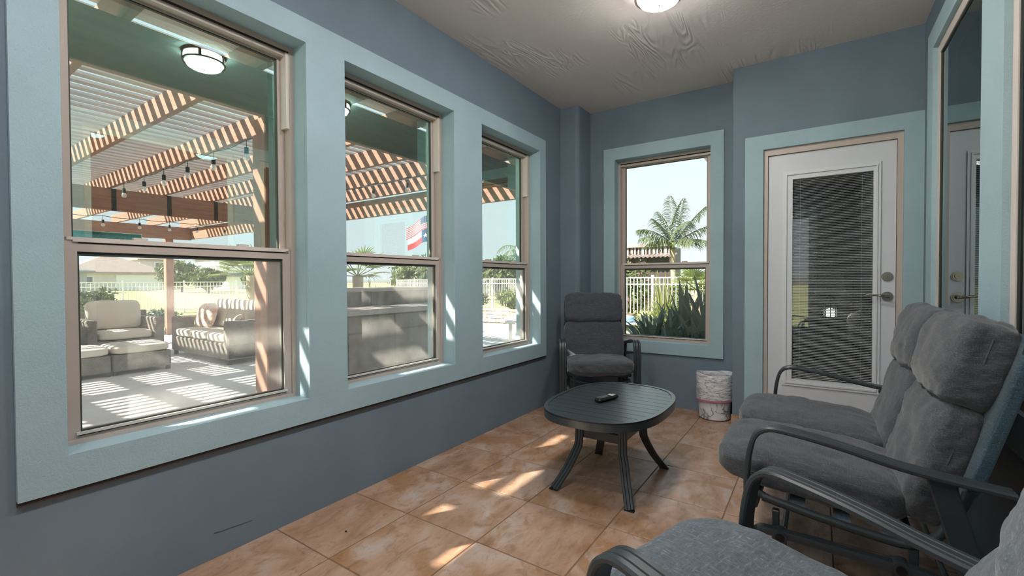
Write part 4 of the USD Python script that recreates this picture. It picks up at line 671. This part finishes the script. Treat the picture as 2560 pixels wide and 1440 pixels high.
xs = np.linspace(-1.7, 1.25, 90); V = np.array([(x, y, z + .028 * math.sin(x * 38)) for y, z in ((.1, 2.27), (-.55, 2.12)) for x in xs]); n_ = len(xs); Fq = [(i, i + 1, n_ + i + 1, n_ + i) for i in range(n_ - 1)]
V2 = V - np.array([0, 0, .012]); part(sh, 'awning', (np.vstack([V, V2]), np.array(Fq + [(d + 2 * n_, c + 2 * n_, b + 2 * n_, a + 2 * n_) for a, b, c, d in Fq])), CORR, 40)
for x in (-1.6, 1.15): part(sh, 'post', bx(x - .05, x + .05, -.5, -.4, 0, 2.15), DARKW)
POLEX, POLEY = -10.78, 13.2
fp = one('flagpole', tube([(POLEX, POLEY, -.12), (POLEX, POLEY, 4.6)], .028, 8), plain('pole_white', (.75, .75, .75), .4), 'thin white flagpole flying two flags at the right of the middle window', 'flagpole', None, 50)
RED = plain('flag_red', (.55, .05, .07), .8); WHT = plain('flag_white', (.82, .82, .82), .8); NAVY = plain('flag_navy', (.05, .07, .17), .8)
FD = np.array([-.905, -.425]); FD /= np.linalg.norm(FD)
def flagpatch(m_parent, name, u0, u1, v0, v1, z, L, Hf, drop, mm, off=0.0, n=12):
    uu = np.linspace(u0, u1, n); A = []
    for s in (1, -1):
        for vv in (v0, v1): A.append([np.array([POLEX + FD[0] * (L * u + .03) - FD[1] * (.05 * math.sin(u * 7) + s * (.004 + off)), POLEY + FD[1] * (L * u + .03) + FD[0] * (.05 * math.sin(u * 7) + s * (.004 + off)), z - Hf * vv * (1 - .15 * u) - drop * u ** 1.3 + .03 * math.sin(u * 6)]) for u in uu])
    V = np.array(A).reshape(-1, 3); F = []
    for i in range(n - 1): F += [(i, i + 1, n + i + 1, n + i), (2 * n + i + 1, 2 * n + i, 3 * n + i, 3 * n + i + 1)]
    part(m_parent, name, (V, np.array(F)), mm)
us = thing('flag', 'red and white striped flag with a navy canton, upper of the two on the pole', 'flag', (0, 0, 0), 0, 'flags on the pole')
for k in range(13):
    flagpatch(us, 'stripe', 0 if k >= 7 else .40, 1, k / 13, (k + 1) / 13, 3.74, .98, .52, .52, RED if k % 2 == 0 else WHT)
flagpatch(us, 'canton', 0, .40, 0, 7 / 13, 3.74, .98, .52, .52, NAVY, 0, 8)
def star(cx, cv, r, mm, parent, z, L, Hf, drop):
    P = []
    for k in range(10): a = PI / 2 + k * PI / 5; q = r if k % 2 == 0 else r * .4; P.append((cx + q * math.cos(a) / L, cv - q * math.sin(a) / Hf))
    for s in (1, -1):
        V = [np.array([POLEX + FD[0] * (L * u + .03) - FD[1] * (.05 * math.sin(u * 7) + s * .008), POLEY + FD[1] * (L * u + .03) + FD[0] * (.05 * math.sin(u * 7) + s * .008), z - Hf * v * (1 - .15 * u) - drop * u ** 1.3 + .03 * math.sin(u * 6)]) for u, v in P + [(cx, cv)]]
        yield np.array(V), np.array([(k, (k + 1) % 10, 10) for k in range(10)])
def stars(parent, name, cx, cv, r, mm, z, L, Hf, drop):
    a = list(star(cx, cv, r, mm, parent, z, L, Hf, drop)); part(parent, name, (np.vstack([a[0][0], a[1][0]]), np.vstack([a[0][1], a[1][1] + 11])), mm)
for i in range(6):
    for j in range(5): stars(us, 'star', .035 + i * .065, .05 + j * .105, .014, WHT, 3.74, .98, .52, .52)
tx = thing('flag', 'white over red flag with a navy hoist bearing one white star, lower on the pole', 'flag', (0, 0, 0), 0, 'flags on the pole')
flagpatch(tx, 'navy_field', 0, .36, 0, 1, 3.21, .92, .52, .42, NAVY, 0, 8); flagpatch(tx, 'white_field', .36, 1, 0, .5, 3.21, .92, .52, .42, WHT); flagpatch(tx, 'red_field', .36, 1, .5, 1, 3.21, .92, .52, .42, RED)
stars(tx, 'star', .18, .5, .10, WHT, 3.21, .92, .52, .42)

# ---------------------------------------------------------------- window decal
DEC = mat('decal_teal', {'t': ('transparent_bsdf', {'color': (.55, .78, .76)}), 'd': ('principled_bsdf', {'base_color': (.10, .20, .20), 'roughness': .4}), 'm': ('mix_closure', {'fac': .6})}, [('t.BSDF', 'm.closure1'), ('d.BSDF', 'm.closure2')], surface='m.closure'); LET = plain('decal_letters', (.20, .30, .29), .5)
dc = thing('window_decal', 'teal see-through sticker with mirrored lettering at the lower left of the leftmost upper pane', 'sticker', (-.1555, .455, 1.2735))
part(dc, 'film', bx(-.0010, -.0004, 0, .203, 0, .034), DEC); part(dc, 'edge', cat_(bx(-.0012, -.0002, 0, .203, .034, .0356), bx(-.0012, -.0002, .203, .2046, 0, .0356)), plain('decal_edge', (.6, .66, .64), .5))
tm = meshkit.text_mesh('ISLAND STYLE', .015, .0004); tm.apply_translation((-tm.bounds[0][0], -tm.bounds[0][1], 0)); v = np.array(tm.vertices); w_ = v[:, 0].max()
tm.vertices = np.stack([v[:, 2] * 1.0 - .0003, .010 + (w_ - v[:, 0]), .009 + v[:, 1]], 1); part(dc, 'lettering', tm, LET, label='mirrored words ISLAND STYLE')

# ---------------------------------------------------------------- small marks
sc = [(.832, .1035), (.86, .0985), (.90, .0965), (.945, .0920), (.984, .0895), (.984, .0868), (.94, .0885), (.895, .0930), (.855, .0950), (.832, .0985)]
part('/World/wall_left', 'scuff_mark', slab_yz(Polygon(sc), -.0005, .0006), plain('scuff', (.07, .085, .10), .8))
cr = trimesh.creation.icosphere(2, .0045); cr.vertices *= np.array([1.3, .8, .7]); cr.vertices += RNG.uniform(-.0008, .0008, cr.vertices.shape)
one('crumb', xform(cr, (.2825, 1.248, .0028)), RUBBER, 'tiny dark crumb on a floor tile near the long wall', 'crumb', None, True)
